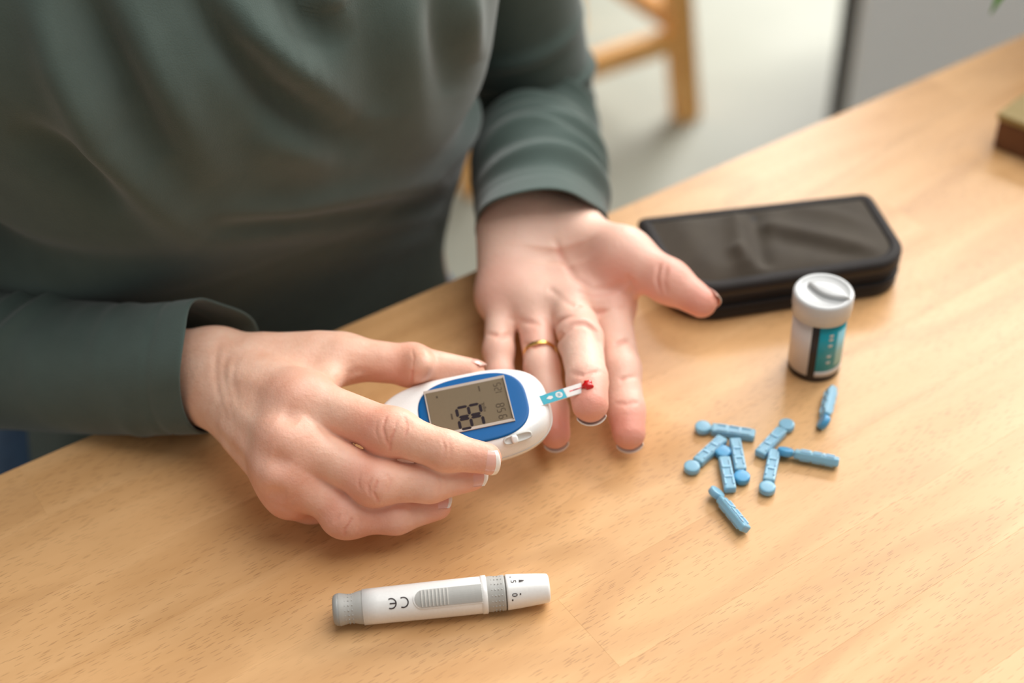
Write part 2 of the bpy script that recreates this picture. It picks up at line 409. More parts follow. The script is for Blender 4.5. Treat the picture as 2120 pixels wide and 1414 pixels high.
# ---- right hand, holding the meter
rW = P(442, 788, 34)
rM = J((630, 826, 56), (608, 912, 49), (598, 980, 38), (604, 1022, 25))
R_EL = far_on_ray(-290, 712, rW, .232)
rF = [[rM[0]] + J((806, 893, 53), (925, 934, 50), (1006, 949, 47)),
      [rM[1]] + J((778, 997, 37), (890, 1001, 34), (975, 985, 34)),
      [rM[2]] + J((722, 1066, 21), (820, 1068, 18), (905, 1047, 18)),
      [rM[3]] + J((645, 1040, 13), (725, 1046, 11), (785, 1042, 10.5))]
rR = [(10.8, 10.2, 8.6, 7.0), (10.4, 9.7, 8.3, 7.0), (10, 9.4, 8.0, 6.6), (9.5, 8.6, 7.4, 6.4)]
rT = J((555, 752, 45), (712, 741, 49), (852, 756, 46), (972, 774, 43)); rTR = (12.5, 10.6, 9.6, 7.6)
lat = nrm(rM[0]-rM[3]); fore = nrm(rW-R_EL); dors = nrm(np.cross(lat, nrm(rM[1]-rW))); dors = dors if dors[2] > 0 else -dors
allp = np.vstack([rM, rT, *rF, [rW - fore*.055]])
f = Field(allp.min(0)-.032, allp.max(0)+.022, .00065)
pal = f.D
up1 = rW + lat*.0075; dn1 = rW - lat*.0065; sh = -fore*.06
f.cone(pal, up1+sh, up1, .0175, .0158, .008); f.cone(pal, dn1+sh, dn1, .0175, .0158, .012)
for i, q in enumerate(rM):
    a = rW + lat*(.009-.0055*i if i < 3 else 0); f.cone(pal, a, q, .0145 if i < 3 else .0125, (.0118, .0118, .0114, .0106)[i], .012 if i < 3 else .008)
for a, b in ((0, 1), (1, 2), (2, 3)): f.cone(pal, rM[a]*.92+rW*.08, rM[b]*.92+rW*.08, .0105, .0105, .008)
# hypothenar and thenar masses under the back of the hand
f.cone(pal, rW - dors*.008 - lat*.002, rM[3]*.8+rW*.2 - dors*.005 + lat*.006, .0120, .0100, .008)
f.cone(pal, rW + lat*.006 - dors*.005, rT[0]*.5+rT[1]*.5 - dors*.004, .0135, .0115, .012)
f.cone(pal, rT[0], rT[1], rTR[0]*mm, rTR[1]*mm, .012)
f.cone(pal, rM[0]*.6+rW*.4 - dors*.004, rT[1]*.8+rT[0]*.2, .010, .0085, .010); f.cone(pal, rM[0]-dors*.004, rT[1]-dors*.002, .0065, .0065, .008)   # web of the thumb
out = pal.copy()
for i in range(4):
    A = f.new(); f.chain(A, rF[i], np.array(rR[i])*mm, .004)
    f.ell(A, rF[i][1]+nrm(rF[i][1]-(rF[i][0]+rF[i][2])/2 + dors*.001)*.0012, [nrm(rF[i][2]-rF[i][0]), lat, np.cross(nrm(rF[i][2]-rF[i][0]), lat)], [.0115, rR[i][1]*mm*1.02, rR[i][1]*mm*1.02], .004)
    out = np.minimum(out, f.smin(pal, A, .007))
A = f.new(); f.chain(A, rT[1:], np.array(rTR[1:])*mm, .004); f.ell(A, rT[2], [nrm(rT[3]-rT[1]), lat, dors], [.012, .0102, .0102], .003)
out = np.minimum(out, f.smin(pal, A, .006)); f.D = out; f.blur(2)
for i in range(4):   # knuckle domes and the tendons leading to them
    k = rM[i] + dors*.010; f.groove([k-nrm(rM[i]-rW)*.003, k+nrm(rM[i]-rW)*.003], .008, -.0026 if i < 3 else -.0016)
    f.groove([rM[i]+dors*.011, (rM[i]*.5+(rW+lat*(.01-.007*i))*.5)+dors*.013], .0035, -.0011)
for i in range(3):   # hollows between the knuckles
    m_ = (rM[i]+rM[i+1])/2 + nrm(rM[i]-rW)*.004; f.groove([m_+dors*.012, m_+dors*.010+nrm(rM[i]-rW)*.008], .005, .0022)
creases = []
def H(*pts): return [f.hit(*q) for q in pts]
for dp, pts in ((1, [(800, 864), (793, 885), (797, 905), (805, 921)]), (1, [(816, 892), (809, 911), (807, 932)]), (.6, [(822, 870), (816, 892)]), (.7, [(838, 863), (843, 883), (838, 903)]), (.5, [(780, 874), (778, 894), (784, 912)]), (.4, [(850, 874), (853, 892)]),
            (.9, [(770, 989), (762, 1005), (766, 1027)]), (1, [(781, 996), (773, 1018), (783, 1037)]), (.6, [(802, 980), (809, 998), (802, 1018)]), (.5, [(746, 980), (741, 998), (746, 1016)]), (.4, [(792, 976), (796, 990)]),
            (.9, [(704, 1064), (692, 1082)]), (1, [(728, 1074), (714, 1096), (713, 1108)]), (.5, [(742, 1068), (746, 1086), (741, 1102)]), (.4, [(716, 1060), (710, 1072)]),
            (.5, [(914, 906), (921, 926), (918, 952)]), (.4, [(928, 910), (933, 930), (930, 952)]), (.4, [(905, 985), (912, 1005), (905, 1022)]), (.3, [(918, 985), (924, 1003), (918, 1016)]), (.4, [(846, 1048), (852, 1064), (846, 1080)]),
            (.5, [(853, 722), (857, 742), (855, 765)]), (1.2, [(855, 768), (852, 792)])):
    hp_ = H(*pts); f.groove(hp_, .00065, .0009*dp); creases += [(p_, .0013, .5*min(1, dp)) for p_ in spline(hp_, 5)]
for pts in ([(452, 715), (446, 760), (450, 810), (465, 850)], [(470, 730), (462, 770), (468, 815), (482, 858)], [(490, 745), (480, 790), (492, 835)], [(735, 790), (770, 783), (800, 778)], [(720, 775), (745, 768), (770, 775)]):
    f.groove(H(*pts), .0022, .0006)
Vr, Fr = f.mesh()
spots = creases + [(rF[i][1]+dors*.006, .013, .5) for i in range(3)] + [(rF[i][3], .011, .45) for i in range(3)] + [(rF[i][2], .01, .3) for i in range(3)] + [(rM[i]+dors*.008, .014, .3) for i in range(4)] + [(rT[2], .016, .4), (rT[3], .012, .4), (rF[2][0], .02, .4), (rM[3], .022, .5), (rF[2][1]*.5+rF[2][2]*.5, .02, .4)]
Br = blush_of(Vr, spots)
cutp = rW - fore*.045; keep = None
nV0 = Vr
Vr, Fr = cut_mesh(Vr, Fr, cutp, -fore)
Vr, Fr = extend_arm(Vr, Fr, [(rW-fore*.07, .021), (rW-fore*.12, .024), (rW*.4+R_EL*.6, .027), (R_EL-[0, 0, .0], .03)])
Br = np.concatenate([blush_of(Vr, spots)])
NAILS += [(rF[0][3], rF[0][3]-rF[0][2], TOC(rF[0][3])-np.array([.1, 0, .45]), 6.7, -7.0, 6.9, 62, True), (rF[1][3], rF[1][3]-rF[1][2], TOC(rF[1][3])+np.array([0, 0, .15]), 6.8, -6.5, 7.3, 55, True),
          (rF[2][3], rF[2][3]-rF[2][2], TOC(rF[2][3])+np.array([0, .5, .3]), 6.5, -5, 6.9, 50, True), (rT[3], rT[3]-rT[2], np.array([0, .75, .65]), 7.3, -9, 7.4, 52, True, 1)]
# ---- left hand, palm up
lW = P(1121, 478, 38)
lM = J((1262, 628, 29), (1182, 632, 31), (1103, 630, 29), (1040, 618, 27))
L_EL = far_on_ray(1098, 262, lW, .215)
lF = [[lM[0]] + J((1286, 765, 23), (1297, 850, 16), (1302, 897, 12)),
      [lM[1]] + J((1202, 704, 40), (1216, 788, 40), (1222, 838, 39)),
      [lM[2]] + J((1122, 762, 24), (1142, 850, 17), (1149, 898, 13.5)),
      [lM[3]] + J((1032, 725, 22), (1036, 785, 16), (1042, 828, 13))]
lR = [(10.4, 9.6, 8.7, 7.4), (11.0, 10.8, 9.4, 7.9), (9.4, 8.4, 7.9, 6.8), (8.4, 7.5, 7.0, 6.2)]
lT = J((1190, 520, 43), (1292, 532, 49), (1385, 583, 48), (1452, 625, 44)); lTR = (19, 13.5, 10.8, 8.0)
llat = nrm(lM[0]-lM[3]); lfore = nrm(lW-L_EL); lpal = nrm(np.cross(nrm(lM[1]-lW), llat)); lpal = lpal if lpal[2] > 0 else -lpal
allp = np.vstack([lM, lT, *lF, [lW - lfore*.06], [lW + [0, .03, 0]]])
g = Field(allp.min(0)-.034, allp.max(0)+.024, .0008)
pal = g.D
for sg in (-.0115, .0125): g.cone(pal, lW+llat*sg-lfore*.07, lW+llat*sg, .0185, .0178, .01)
g.cone(pal, lW+lpal*.005-lfore*.05-llat*.004, lW+lpal*.004-llat*.003, .0178, .0178, .012)
for i, q in enumerate(lM):
    a = lW + llat*(.013-.0095*i); g.cone(pal, a, q, .0155, (.0128, .0128, .0125, .0118)[i], .012)
for a, b in ((0, 1), (1, 2), (2, 3)): g.cone(pal, lM[a], lM[b], .0118, .0118, .008)
g.cone(pal, (lW+llat*.009)*.7+lT[1]*.3-lpal*.003, lT[1], .0165, .0145, .012)                              # thenar
g.cone(pal, lW-llat*.012+lpal*.001, lM[3]*.8+lW*.2, .0190, .0138, .014)                     # hypothenar
g.cone(pal, lM[0]*.62+lW*.38 - lpal*.004, lT[1]*.8+lT[0]*.2 - lpal*.003, .0105, .010, .014) # web
out = pal.copy()
for i in range(4):
    A = g.new(); g.chain(A, lF[i], np.array(lR[i])*mm, .004)
    p, q = lF[i][2], lF[i][3]; g.cone(A, p*.5+q*.5+lpal*.001, q+lpal*.0006, lR[i][3]*mm*1.03, lR[i][3]*mm, .003)
    out = np.minimum(out, g.smin(pal, A, .0035 if i == 1 else .006))
A = g.new(); g.chain(A, lT[1:], np.array(lTR[1:])*mm, .005)
out = np.minimum(out, g.smin(pal, A, .008)); g.D = out; g.blur(1)
c0 = (lM[1]*.5+lW*.5)+llat*.002; g.groove([c0+lpal*.018, c0+lpal*.016+nrm(lM[1]-lW)*.012-llat*.004], .015, .0055)   # hollow of the palm
creases_l = []
def HG(*pts): return [g.hit(*q) for q in pts]
for pts, wd, dp in (([(1302, 585), (1262, 600), (1225, 598), (1190, 575), (1165, 535), (1150, 500)], .0022, .0015), ([(1290, 640), (1240, 648), (1190, 635), (1140, 600)], .0018, .0011),
                    ([(1055, 660), (1100, 668), (1150, 672), (1185, 655)], .0018, .0011), ([(1280, 600), (1240, 612), (1200, 605)], .0014, .0008),
                    ([(1366, 548), (1360, 575), (1368, 605)], .0014, .0013), ([(1380, 552), (1374, 580), (1380, 606)], .0014, .0011),
                    ([(1008, 692), (1035, 697), (1060, 692)], .0016, .0012), ([(1085, 714), (1110, 717), (1138, 712)], .0016, .0012), ([(1252, 705), (1280, 712), (1308, 703)], .0016, .0010),
                    ([(1262, 782), (1288, 786), (1316, 780)], .0014, .0008), ([(1180, 772), (1210, 778), (1240, 770)], .0014, .0008), ([(1275, 835), (1298, 838), (1322, 832)], .0012, .0006),
                    ([(1150, 722), (1163, 692), (1185, 672), (1210, 670), (1232, 686), (1246, 715)], .002, .0034), ([(1300, 575), (1312, 590), (1308, 606)], .002, .0016)):
    hp_ = HG(*pts); g.groove(hp_, wd*.8, dp*1.4); creases_l += [(p_, .0022, .42) for p_ in spline(hp_, 6)[3:-3]]
Vl, Fl = g.mesh()
Vl, Fl = cut_mesh(Vl, Fl, lW - lfore*.05, -lfore)
lspots = creases_l + [(lF[i][3]+lpal*.004, .015, .72) for i in range(4)] + [(lF[i][1], .012, .22) for i in range(4)] + [(lT[2], .021, .6), (lT[3], .017, .72), (lM[3]+lpal*.01, .018, .3), (g.hit(1280, 570), .017, .5), (g.hit(1240, 545), .022, .35), (g.hit(1100, 690), .012, .35)] + [(g.hit(1200, 655), .014, .3), (lF[2][3], .018, .55)]
Vl, Fl = extend_arm(Vl, Fl, [(lW-lfore*.08, .019), (lW-lfore*.13, .024), (lW*.35+L_EL*.65, .03), (L_EL, .032)])
Bl = blush_of(Vl, lspots)
NAILS += [(lF[i][3], lF[i][3]-lF[i][2], -lpal*.9-TOC(lF[i][3])*.25, lR[i][3]*.96, -7, lR[i][3]+1.0, 62, False) for i in range(4)] + [(lT[3], lT[3]-lT[2], np.array([.55, .7, .25]), 8.0, -7, 7.9, 52, True, 1)]
# ---- arms and trunk below the shirt, one mesh with the hands
TC = .02
L_SH = T(.195, -.12, .27); R_SH = T(-.19, -.13, .27)
def joined(parts):
    V = []; Fc = []; B = []; o = 0
    for v, fc, b in parts:
        V.append(np.asarray(v)); B.append(np.asarray(b)); Fc += [[int(i)+o for i in q] for q in fc]; o += len(v)
    return np.vstack(V), Fc, np.concatenate(B)
tv = []
zs = [-.25, -.15, -.05, .05, .15, .22, .28, .32, .36]; hw = [.15, .14, .125, .125, .135, .15, .15, .07, .055]; hd = [.1, .09, .08, .085, .095, .09, .08, .055, .052]
trunk = Field(T(TC, -.13, -.3)-.34, T(TC, -.13, .42)+.34, .008)
for i in range(len(zs)-1):
    for s_ in (-1, 1):
        a = T(TC + s_*(hw[i]-hd[i]), -.14, zs[i]); b = T(TC + s_*(hw[i+1]-hd[i+1]), -.14, zs[i+1]); trunk.cone(trunk.D, a, b, hd[i], hd[i+1], .03)
    trunk.cone(trunk.D, T(TC, -.14, zs[i]), T(TC, -.14, zs[i+1]), hd[i], hd[i+1], .03)
for a, b in ((L_SH, L_EL), (R_SH, R_EL)):
    trunk.cone(trunk.D, a, b, .042, .03, .02); trunk.cone(trunk.D, T(TC, -.14, .27), a, .06, .048, .03)
Vt, Ft = trunk.mesh()
person = empty('person', T(TC, -.16, -ZT), 'seated person in a dark green long-sleeved shirt, holding the meter, left palm open', 'person')
Vb, Fb, Bb = joined([(Vr, Fr, Br), (Vl, Fl, Bl), (Vt, Ft, np.zeros(len(Vt)))])
mesh_obj('body', Vb, Fb, M_SKIN, person, world=True, attr={'blush': Bb, 'palm': np.r_[np.zeros(len(Vr)), np.full(len(Vl), .62), np.zeros(len(Vt))]})
# ---- fingernails
def nail(tip, axis, n, r, y0, y1, ang, dorsal, wrows=3):
    a = nrm(axis); n = nrm(np.asarray(n)-a*(np.asarray(n)@a)); b = np.cross(a, n); r = r*mm
    NU, NV = 17, 15; vs = []; fm = []; th = .0004
    for lay in (0, 1):
        for j in range(NV):
            for i in range(NU):
                u = -1+2*i/(NU-1); v = j/(NV-1)
                s = y0 + (y1-y0)*v; s -= (2.6*u*u)*max(0, (v-.4)/.6)**1; s += 1.6*u*u*max(0, (.3-v)/.3)
                R = r + .00036 - th*lay + (-.0009*(1-v)**3)
                drop = .0016*max(0, (s*mm-.001)/.006)**2
                an = math.radians(ang)*u*(.9+.1*v)
                p = tip + a*s*mm + (R*.99*math.cos(an) - drop)*n + R*math.sin(an)*b; vs.append(p)
    q = lambda l, j, i: l*NU*NV + j*NU + i; fs = []
    for j in range(NV-1):
        for i in range(NU-1):
            w_ = 1 if j >= (NV-wrows if dorsal else NV-6) else 0
            fs.append((q(0, j, i), q(0, j, i+1), q(0, j+1, i+1), q(0, j+1, i))); fm.append(w_)
            fs.append((q(1, j, i), q(1, j+1, i), q(1, j+1, i+1), q(1, j, i+1))); fm.append(w_)
    for j in range(NV-1):
        for i in (0, NU-1): fs.append((q(0, j, i), q(0, j+1, i), q(1, j+1, i), q(1, j, i))); fm.append(1 if j >= NV-wrows else 0)
    for i in range(NU-1):
        for j in (0, NV-1): fs.append((q(0, j, i), q(0, j, i+1), q(1, j, i+1), q(1, j, i))); fm.append(1 if j else 0)
    mesh_obj('fingernail', vs, fs, [M_NAIL, M_NAILW], person, fmat=fm, world=True)
for k in NAILS: nail(*k)
# ---- gold ring on the left ring finger
rc = lF[2][0] + (lF[2][1]-lF[2][0])*.80 + lpal*.0014; ra = nrm(lF[2][1]-lF[2][0]); rx = nrm(np.cross(ra, [0, 0, 1])); ry = np.cross(ra, rx)
vs = []; fs = []; NA, NB = 64, 12
for i in range(NA):
    a = 2*math.pi*i/NA; d = rx*math.cos(a)+ry*math.sin(a)
    for j in range(NB):
        b = 2*math.pi*j/NB; vs.append(rc + d*(.0080+.0005*math.cos(b)) + ra*.0011*math.sin(b))
for i in range(NA):
    for j in range(NB): fs.append((i*NB+j, ((i+1) % NA)*NB+j, ((i+1) % NA)*NB+(j+1) % NB, i*NB+(j+1) % NB))
tag(mesh_obj('ring', vs, fs, M_GOLD, person, world=True), 'thin gold wedding band')
# ------------------------------------------------------------------ shirt
def ridge(px, py, pts, wd):
    best = np.full(px.shape, 1e9); al = np.zeros(px.shape); acc = 0; tot = sum(math.hypot(b[0]-a[0], b[1]-a[1]) for a, b in zip(pts[:-1], pts[1:]))
    for a, b in zip(pts[:-1], pts[1:]):
        ax, ay = b[0]-a[0], b[1]-a[1]; t = np.clip(((px-a[0])*ax+(py-a[1])*ay)/(ax*ax+ay*ay), 0, 1)
        d2 = (px-a[0]-t*ax)**2+(py-a[1]-t*ay)**2; L = math.hypot(ax, ay)
        al = np.where(d2 < best, (acc+t*L)/tot, al); best = np.minimum(best, d2); acc += L
    return np.exp(-best/(1.25*wd)**2)*np.clip(np.sin(math.pi*np.clip(al*.96+.02, 0, 1)), 0, 1)**.7
#        z      centre  half-width front  back
TORSO = [(-.15, .014, .166, -.02, -.29), (-.10, .014, .138, -.040, -.27), (-.06, .014, .130, -.045, -.255), (-.02, .014, .136, -.040, -.25), (.015, .014, .146, -.030, -.25),
         (.04, .014, .152, -.018, -.25), (.055, .014, .155, -.008, -.25), (.078, .014, .138, .007, -.25), (.10, .014, .150, .016, -.252), (.14, .014, .157, .026, -.258), (.18, .014, .164, .028, -.262),
         (.22, .014, .172, .012, -.262), (.26, .016, .176, -.010, -.262), (.30, .02, .172, -.035, -.255), (.335, .02, .14, -.06, -.235), (.355, .02, .085, -.08, -.21)]
TA = np.array(TORSO); NZ, NP = 220, 260
zz = np.linspace(TA[0, 0], TA[-1, 0], NZ)
def cr(col):
    s_ = spline(TA[:, [0, col]], 24); return np.interp(zz, s_[:, 0], s_[:, 1])
cen, hwid, fr, bk = cr(1), cr(2), cr(3), cr(4)
phi = np.linspace(0, 2*math.pi, NP, endpoint=False)
ex = .82
cs, sn_ = np.cos(phi), np.sin(phi)
lx = np.sign(cs)*np.abs(cs)**ex; ly = np.sign(sn_)*np.abs(sn_)**ex
dep = np.where(ly[None] > 0, (fr[:, None]-(-.12)), ((-.12)-bk[:, None]))
tt = cen[:, None] + hwid[:, None]*lx[None]; nn = -.12 + dep*ly[None]
# the bust and the belly bulge a little off the plain oval
VT = E0[None, None] + EX*tt[..., None] + EN*nn[..., None] + np.array([0, 0, 1.])*zz[:, None, None]
NRM = EX*(lx[None, :, None]/hwid[:, None, None]) + EN*(ly[None, :, None]/np.maximum(dep, .02)[..., None]); NRM /= np.linalg.norm(NRM, axis=2)[..., None]
q = VT - CAM; zc = q@FW; PX = 1060 + FPX*(q@RV)/zc; PYY = 707 + FPX*(q@DV)/zc
disp = np.zeros(PX.shape)
for pts, wd, am in (
    ([(420, -60), (520, 60), (620, 150), (725, 255)], 34, .0065), ([(375, -60), (470, 90), (560, 185), (690, 275), (760, 300)], 30, -.0065),
    ([(60, -60), (120, 120), (210, 290), (330, 420), (420, 500)], 38, .007), ([(150, -60), (230, 120), (300, 260), (340, 330)], 34, -.006),
    ([(230, -60), (310, 110), (390, 260), (450, 380)], 36, .004), ([(830, -60), (840, 100), (850, 230), (870, 330)], 46, .0028), ([(770, -60), (780, 120), (790, 240)], 36, -.003),
    ([(560, -60), (640, 40), (720, 110)], 26, -.0045), ([(640, -60), (700, 20)], 26, .0035), ([(960, -60), (965, 60), (975, 130)], 24, .004), ([(905, -40), (915, 80), (930, 200)], 28, -.003),
    ([(430, 440), (600, 430), (760, 405), (930, 375)], 22, .0030), ([(430, 500), (600, 480), (780, 465), (930, 440)], 18, .0022), ([(440, 470), (640, 455), (900, 410)], 14, -.0025),
    ([(520, 275), (600, 300), (700, 330)], 40, .004), ([(20, 260), (130, 330), (260, 430)], 30, -.006), ([(600, 540), (760, 520), (900, 480)], 24, .002)):
    disp += 1.9*am*ridge(PX, PYY, pts, wd)
front = np.clip((nn+.16)/.06, 0, 1); VT = VT + NRM*(disp*front)[..., None]
vs = VT.reshape(-1, 3); fs = []
I = np.arange(NZ*NP).reshape(NZ, NP)
a, b, c, d = I[:-1], np.roll(I, -1, 1)[:-1], np.roll(I, -1, 1)[1:], I[1:]
fs = np.stack([a, b, c, d], -1).reshape(-1, 4).tolist(); fs.append(I[0][::-1].tolist()); fs.append(I[-1].tolist())
shirt = mesh_obj('shirt', vs, fs, M_SHIRT, person, world=True); shirt['label'] = 'dark grey-green cotton shirt with draped folds'
def sleeve(path, rad, wr, cuff_len=.017, flat=1.0, n_ang=160, offs=None, up=(0, 0, 1), hemvar=None, inside=.045, flaty=1.0):
    """path runs from the shoulder to the cuff; rad = radius per path point; wr = wrinkles (s, width, height, tilt, phase)"""
    path = np.array(path); d = np.r_[0, np.cumsum(np.linalg.norm(np.diff(path, axis=0), axis=1))]; S = d[-1]
    NS = int(S/.0018); s = np.linspace(0, S, NS); C = np.stack([np.interp(s, d, path[:, i]) for i in range(3)], 1)
    R = np.interp(s, d, rad); k = 25
    Cs = np.pad(C, ((k, k), (0, 0)), 'edge'); ker = np.ones(2*k+1)/(2*k+1)
    tan = np.gradient(np.stack([np.convolve(Cs[:, i], ker, 'valid') for i in range(3)], 1), axis=0); tan /= np.linalg.norm(tan, axis=1)[:, None]
    X = np.cross(np.array(up), tan); X /= np.linalg.norm(X, axis=1)[:, None]; Y = np.cross(tan, X)
    ph = np.linspace(0, 2*math.pi, n_ang, endpoint=False)
    disp = np.zeros((NS, n_ang))
    for (s0, wd, hh, tilt, p0, spread) in wr:
        sc_ = S-s0 + tilt*np.cos(ph-p0); env = np.exp(-((np.angle(np.exp(1j*(ph-p0))))/spread)**2)
        disp += hh*env[None]*np.exp(-((s[:, None]-sc_[None])/wd)**2)
    disp -= .0009*np.exp(-((s[:, None]-(S-cuff_len))/.0016)**2)
    disp += (.0012*np.cos(3*ph+1.0) + .0008*np.cos(5*ph))[None]*np.clip((s[:, None]-(S-.08))/.08, 0, 1)
    hv = (np.zeros(n_ang) if hemvar is None else hemvar(ph))*1.0
    w_ = np.clip((s[:, None]-(S-.09))/.09, 0, 1)**2
    rr = R[:, None]+disp
    V = C[:, None] + rr[..., None]*(np.cos(ph)[None, :, None]*X[:, None]*flat + np.sin(ph)[None, :, None]*Y[:, None]*(1-(1-flaty)*np.clip((s-(S-.11))/.11, 0, 1)**1.5)[:, None, None]) + tan[:, None]*(hv[None]*w_)[..., None]
    if offs is not None: V = V + (w_[..., None]*np.array(offs)[None, None])
    # turned edge and the inside of the cuff
    m = int(inside/.0018); th = .0013
    Vi = V[::-1][:m] - th*(np.cos(ph)[None, :, None]*X[::-1][:m, None] + np.sin(ph)[None, :, None]*Y[::-1][:m, None])
    edge = (V[-1:] + Vi[:1])/2 + tan[-1]*.0006
    V = np.vstack([V, edge, Vi]); n = len(V)
    I = np.arange(n*n_ang).reshape(n, n_ang); a, b, c, dd = I[:-1], np.roll(I, -1, 1)[:-1], np.roll(I, -1, 1)[1:], I[1:]
    F_ = np.stack([a, b, c, dd], -1).reshape(-1, 4).tolist(); F_.append(I[0][::-1].tolist())
    o = mesh_obj('sleeve', V.reshape(-1, 3), F_, M_SHIRT, shirt, world=True); return o
# left arm (the farther one), bent at the elbow just off the table edge
lc = lW + lfore*.006
pth = spline([L_SH, L_SH*.5+L_EL*.5-EX*.006, L_EL + np.array([0, 0, .012]), L_EL*.55+lc*.45, lc], 24)
rad = np.interp(np.linspace(0, 1, len(pth)), [0, .25, .5, .62, .75, .9, 1], [.054, .049, .044, .041, .0385, .0368, .0365])
def wrinkles(n, s0, s1, h0, seed):
    r = np.random.default_rng(seed); return [(r.uniform(s0, s1), r.uniform(.004, .0075), h0*r.uniform(.6, 1.2), r.uniform(-.012, .012), r.uniform(0, 6.28), r.uniform(.7, 1.3)) for _ in range(n)]
sleeve(pth, rad, [(s0_, .0055, .0052*(1+.4*math.sin(i_*2.3)), .012*math.sin(i_*1.7), 1.2+.7*math.sin(i_*2.9), .95+.3*math.sin(i_*1.3)) for i_, s0_ in enumerate((.034, .046, .055, .067, .077, .090, .101, .115, .127, .142, .158, .175, .19))] + wrinkles(10, .03, .16, .0025, 3) + wrinkles(10, .2, .3, .004, 4), flat=1.0, hemvar=lambda p: .035*np.sin(p) - .001*np.cos(p) - .012, offs=(-.001, 0, .003), flaty=.82)
rc_ = rW - fore*.004
pth = spline([R_SH, R_SH*.5+R_EL*.5, R_EL + np.array([0, 0, .005]), R_EL*.5+rc_*.5, rc_], 24)
rad = np.interp(np.linspace(0, 1, len(pth)), [0, .25, .5, .62, .75, .9, 1], [.06, .054, .045, .04, .036, .0325, .0325])
sleeve(pth, rad, [(.118, .006, .005, .03, 1.2, 1.5), (.135, .005, .004, .03, 1.2, 1.4), (.15, .006, .005, .02, 1.4, 1.4), (.17, .007, .005, .02, 1.0, 1.4)] + wrinkles(10, .18, .3, .0045, 6) + wrinkles(5, .03, .1, .0012, 8),
       hemvar=lambda p: .003*np.cos(2*p+.6)+.0025*np.cos(3*p), offs=(0.004, .004, .0065), inside=.06)
# ------------------------------------------------------------------ jeans
jf = Field(T(TC, -.1, -.8)-.45, T(TC, -.1, -.2)+.45, .008); jf.n
for s_ in (-1, 1):
    hip = T(TC+(.072 if s_ > 0 else -.1), -.17, -.2); kn = T(TC+(.12 if s_ > 0 else -.17), .24, -.215); an = T(TC+s_*.15, .22, -.66)
    jf.cone(jf.D, hip, kn, .085, .062, .03); jf.cone(jf.D, kn, an, .06, .05, .02)
jf.cone(jf.D, T(TC-.08, -.18, -.2), T(TC+.08, -.18, -.2), .1, .1, .04)
Vj, Fj = jf.mesh(); mesh_obj('jeans', Vj, Fj, M_JEANS, person, world=True)
for s_ in (-1, 1):
    sf = Field(T(TC+s_*.15, .24, -.70)-.17, T(TC+s_*.15, .24, -.70)+.17, .006)
    a = T(TC+s_*.15, .20, -.70); b = T(TC+s_*.15, .34, -.715)
    sf.cone(sf.D, a, b, .038, .026, .01); sf.cone(sf.D, a, T(TC+s_*.15, .22, -.64), .036, .042, .01)
    fl_ = ZT*0 + .004
    Vs, Fs = sf.mesh(); Vs[:, 2] = np.maximum(Vs[:, 2], .003); mesh_obj('shoe', Vs, Fs, M_BLACK, person, world=True)
# ------------------------------------------------------------------ glucose meter
TLp, TRp, BRp = P(881, 817, 46), P(1041, 784, 49), P(1049, 873, 44)
mx = nrm(TRp-TLp); my = BRp-TRp; my = nrm(my-mx*(my@mx)); mz = np.cross(my, mx); mz = mz if mz[2] > 0 else -mz; my = -my     # x to the strip end, y to the thumb, z up
my = np.cross(mz, mx)
LW_, LH_ = np.linalg.norm(TRp-TLp), abs((BRp-TRp)@my)
FZ = .0092
Om = TLp + mx*LW_/2 - my*LH_/2 - mz*FZ
MM = frame_m(mx, my, mz, Om)
meter = empty('glucose_meter', Om, 'white oval blood glucose meter with blue face held in the right hand, reading 98', 'glucose meter')
meter.matrix_world = MM
def sup(n, hx, hy, e, cx=0, cy=0):
    a = np.linspace(0, 2*math.pi, n, endpoint=False); c, s = np.cos(a), np.sin(a)
    return np.stack([cx+hx*np.sign(c)*np.abs(c)**(2/e), cy+hy*np.sign(s)*np.abs(s)**(2/e)], 1)
def stack(outl, prof):
    n = len(outl(1)); V = []; F_ = []
    for off, z in prof:
        o = outl(off); V += [(p[0], p[1], z) for p in o]
    for i in range(len(prof)-1):
        for k in range(n): F_.append((i*n+k, i*n+(k+1) % n, (i+1)*n+(k+1) % n, (i+1)*n+k))
    F_.append(tuple(range(n))[::-1]); F_.append(tuple((len(prof)-1)*n+k for k in range(n)))
    return V, F_
BX, BY = .041, .0240; bcx, bcy = -.0034, -.0008
outl = lambda off: sup(120, BX-off, BY-off, 2.85, bcx, bcy)
prof = [(.012, -.0085), (.006, -.0082), (.0025, -.0068), (.0008, -.0045), (.0, -.0012), (.0002, .0008), (.0007, .0040), (.0016, .0064), (.0030, .0080), (.005, .0087), (.008, .0090), (.0115, .0091), (.016, .00915)]
V, F_ = stack(outl, prof)
mesh_obj('body', V, F_, M_WHITE, meter)
V, F_ = stack(lambda off: sup(120, BX-off+.00012, BY-off+.00012, 2.85, bcx, bcy), [(.0, -.0014), (-.0001, -.0012), (-.0001, -.0010), (.0, -.0008)])
mesh_obj('seam', V, F_, M_GREYL, meter)
pl = lambda off: sup(100, .0254-off, .0190-off, 2.9, .0018, -.0014)
V, F_ = stack(pl, [(0, .0086), (0, .0093), (.0004, .0096), (.0012, .0097), (.004, .0098)])
mesh_obj('faceplate', V, F_, M_BLUE, meter)
bm = bmesh.new()
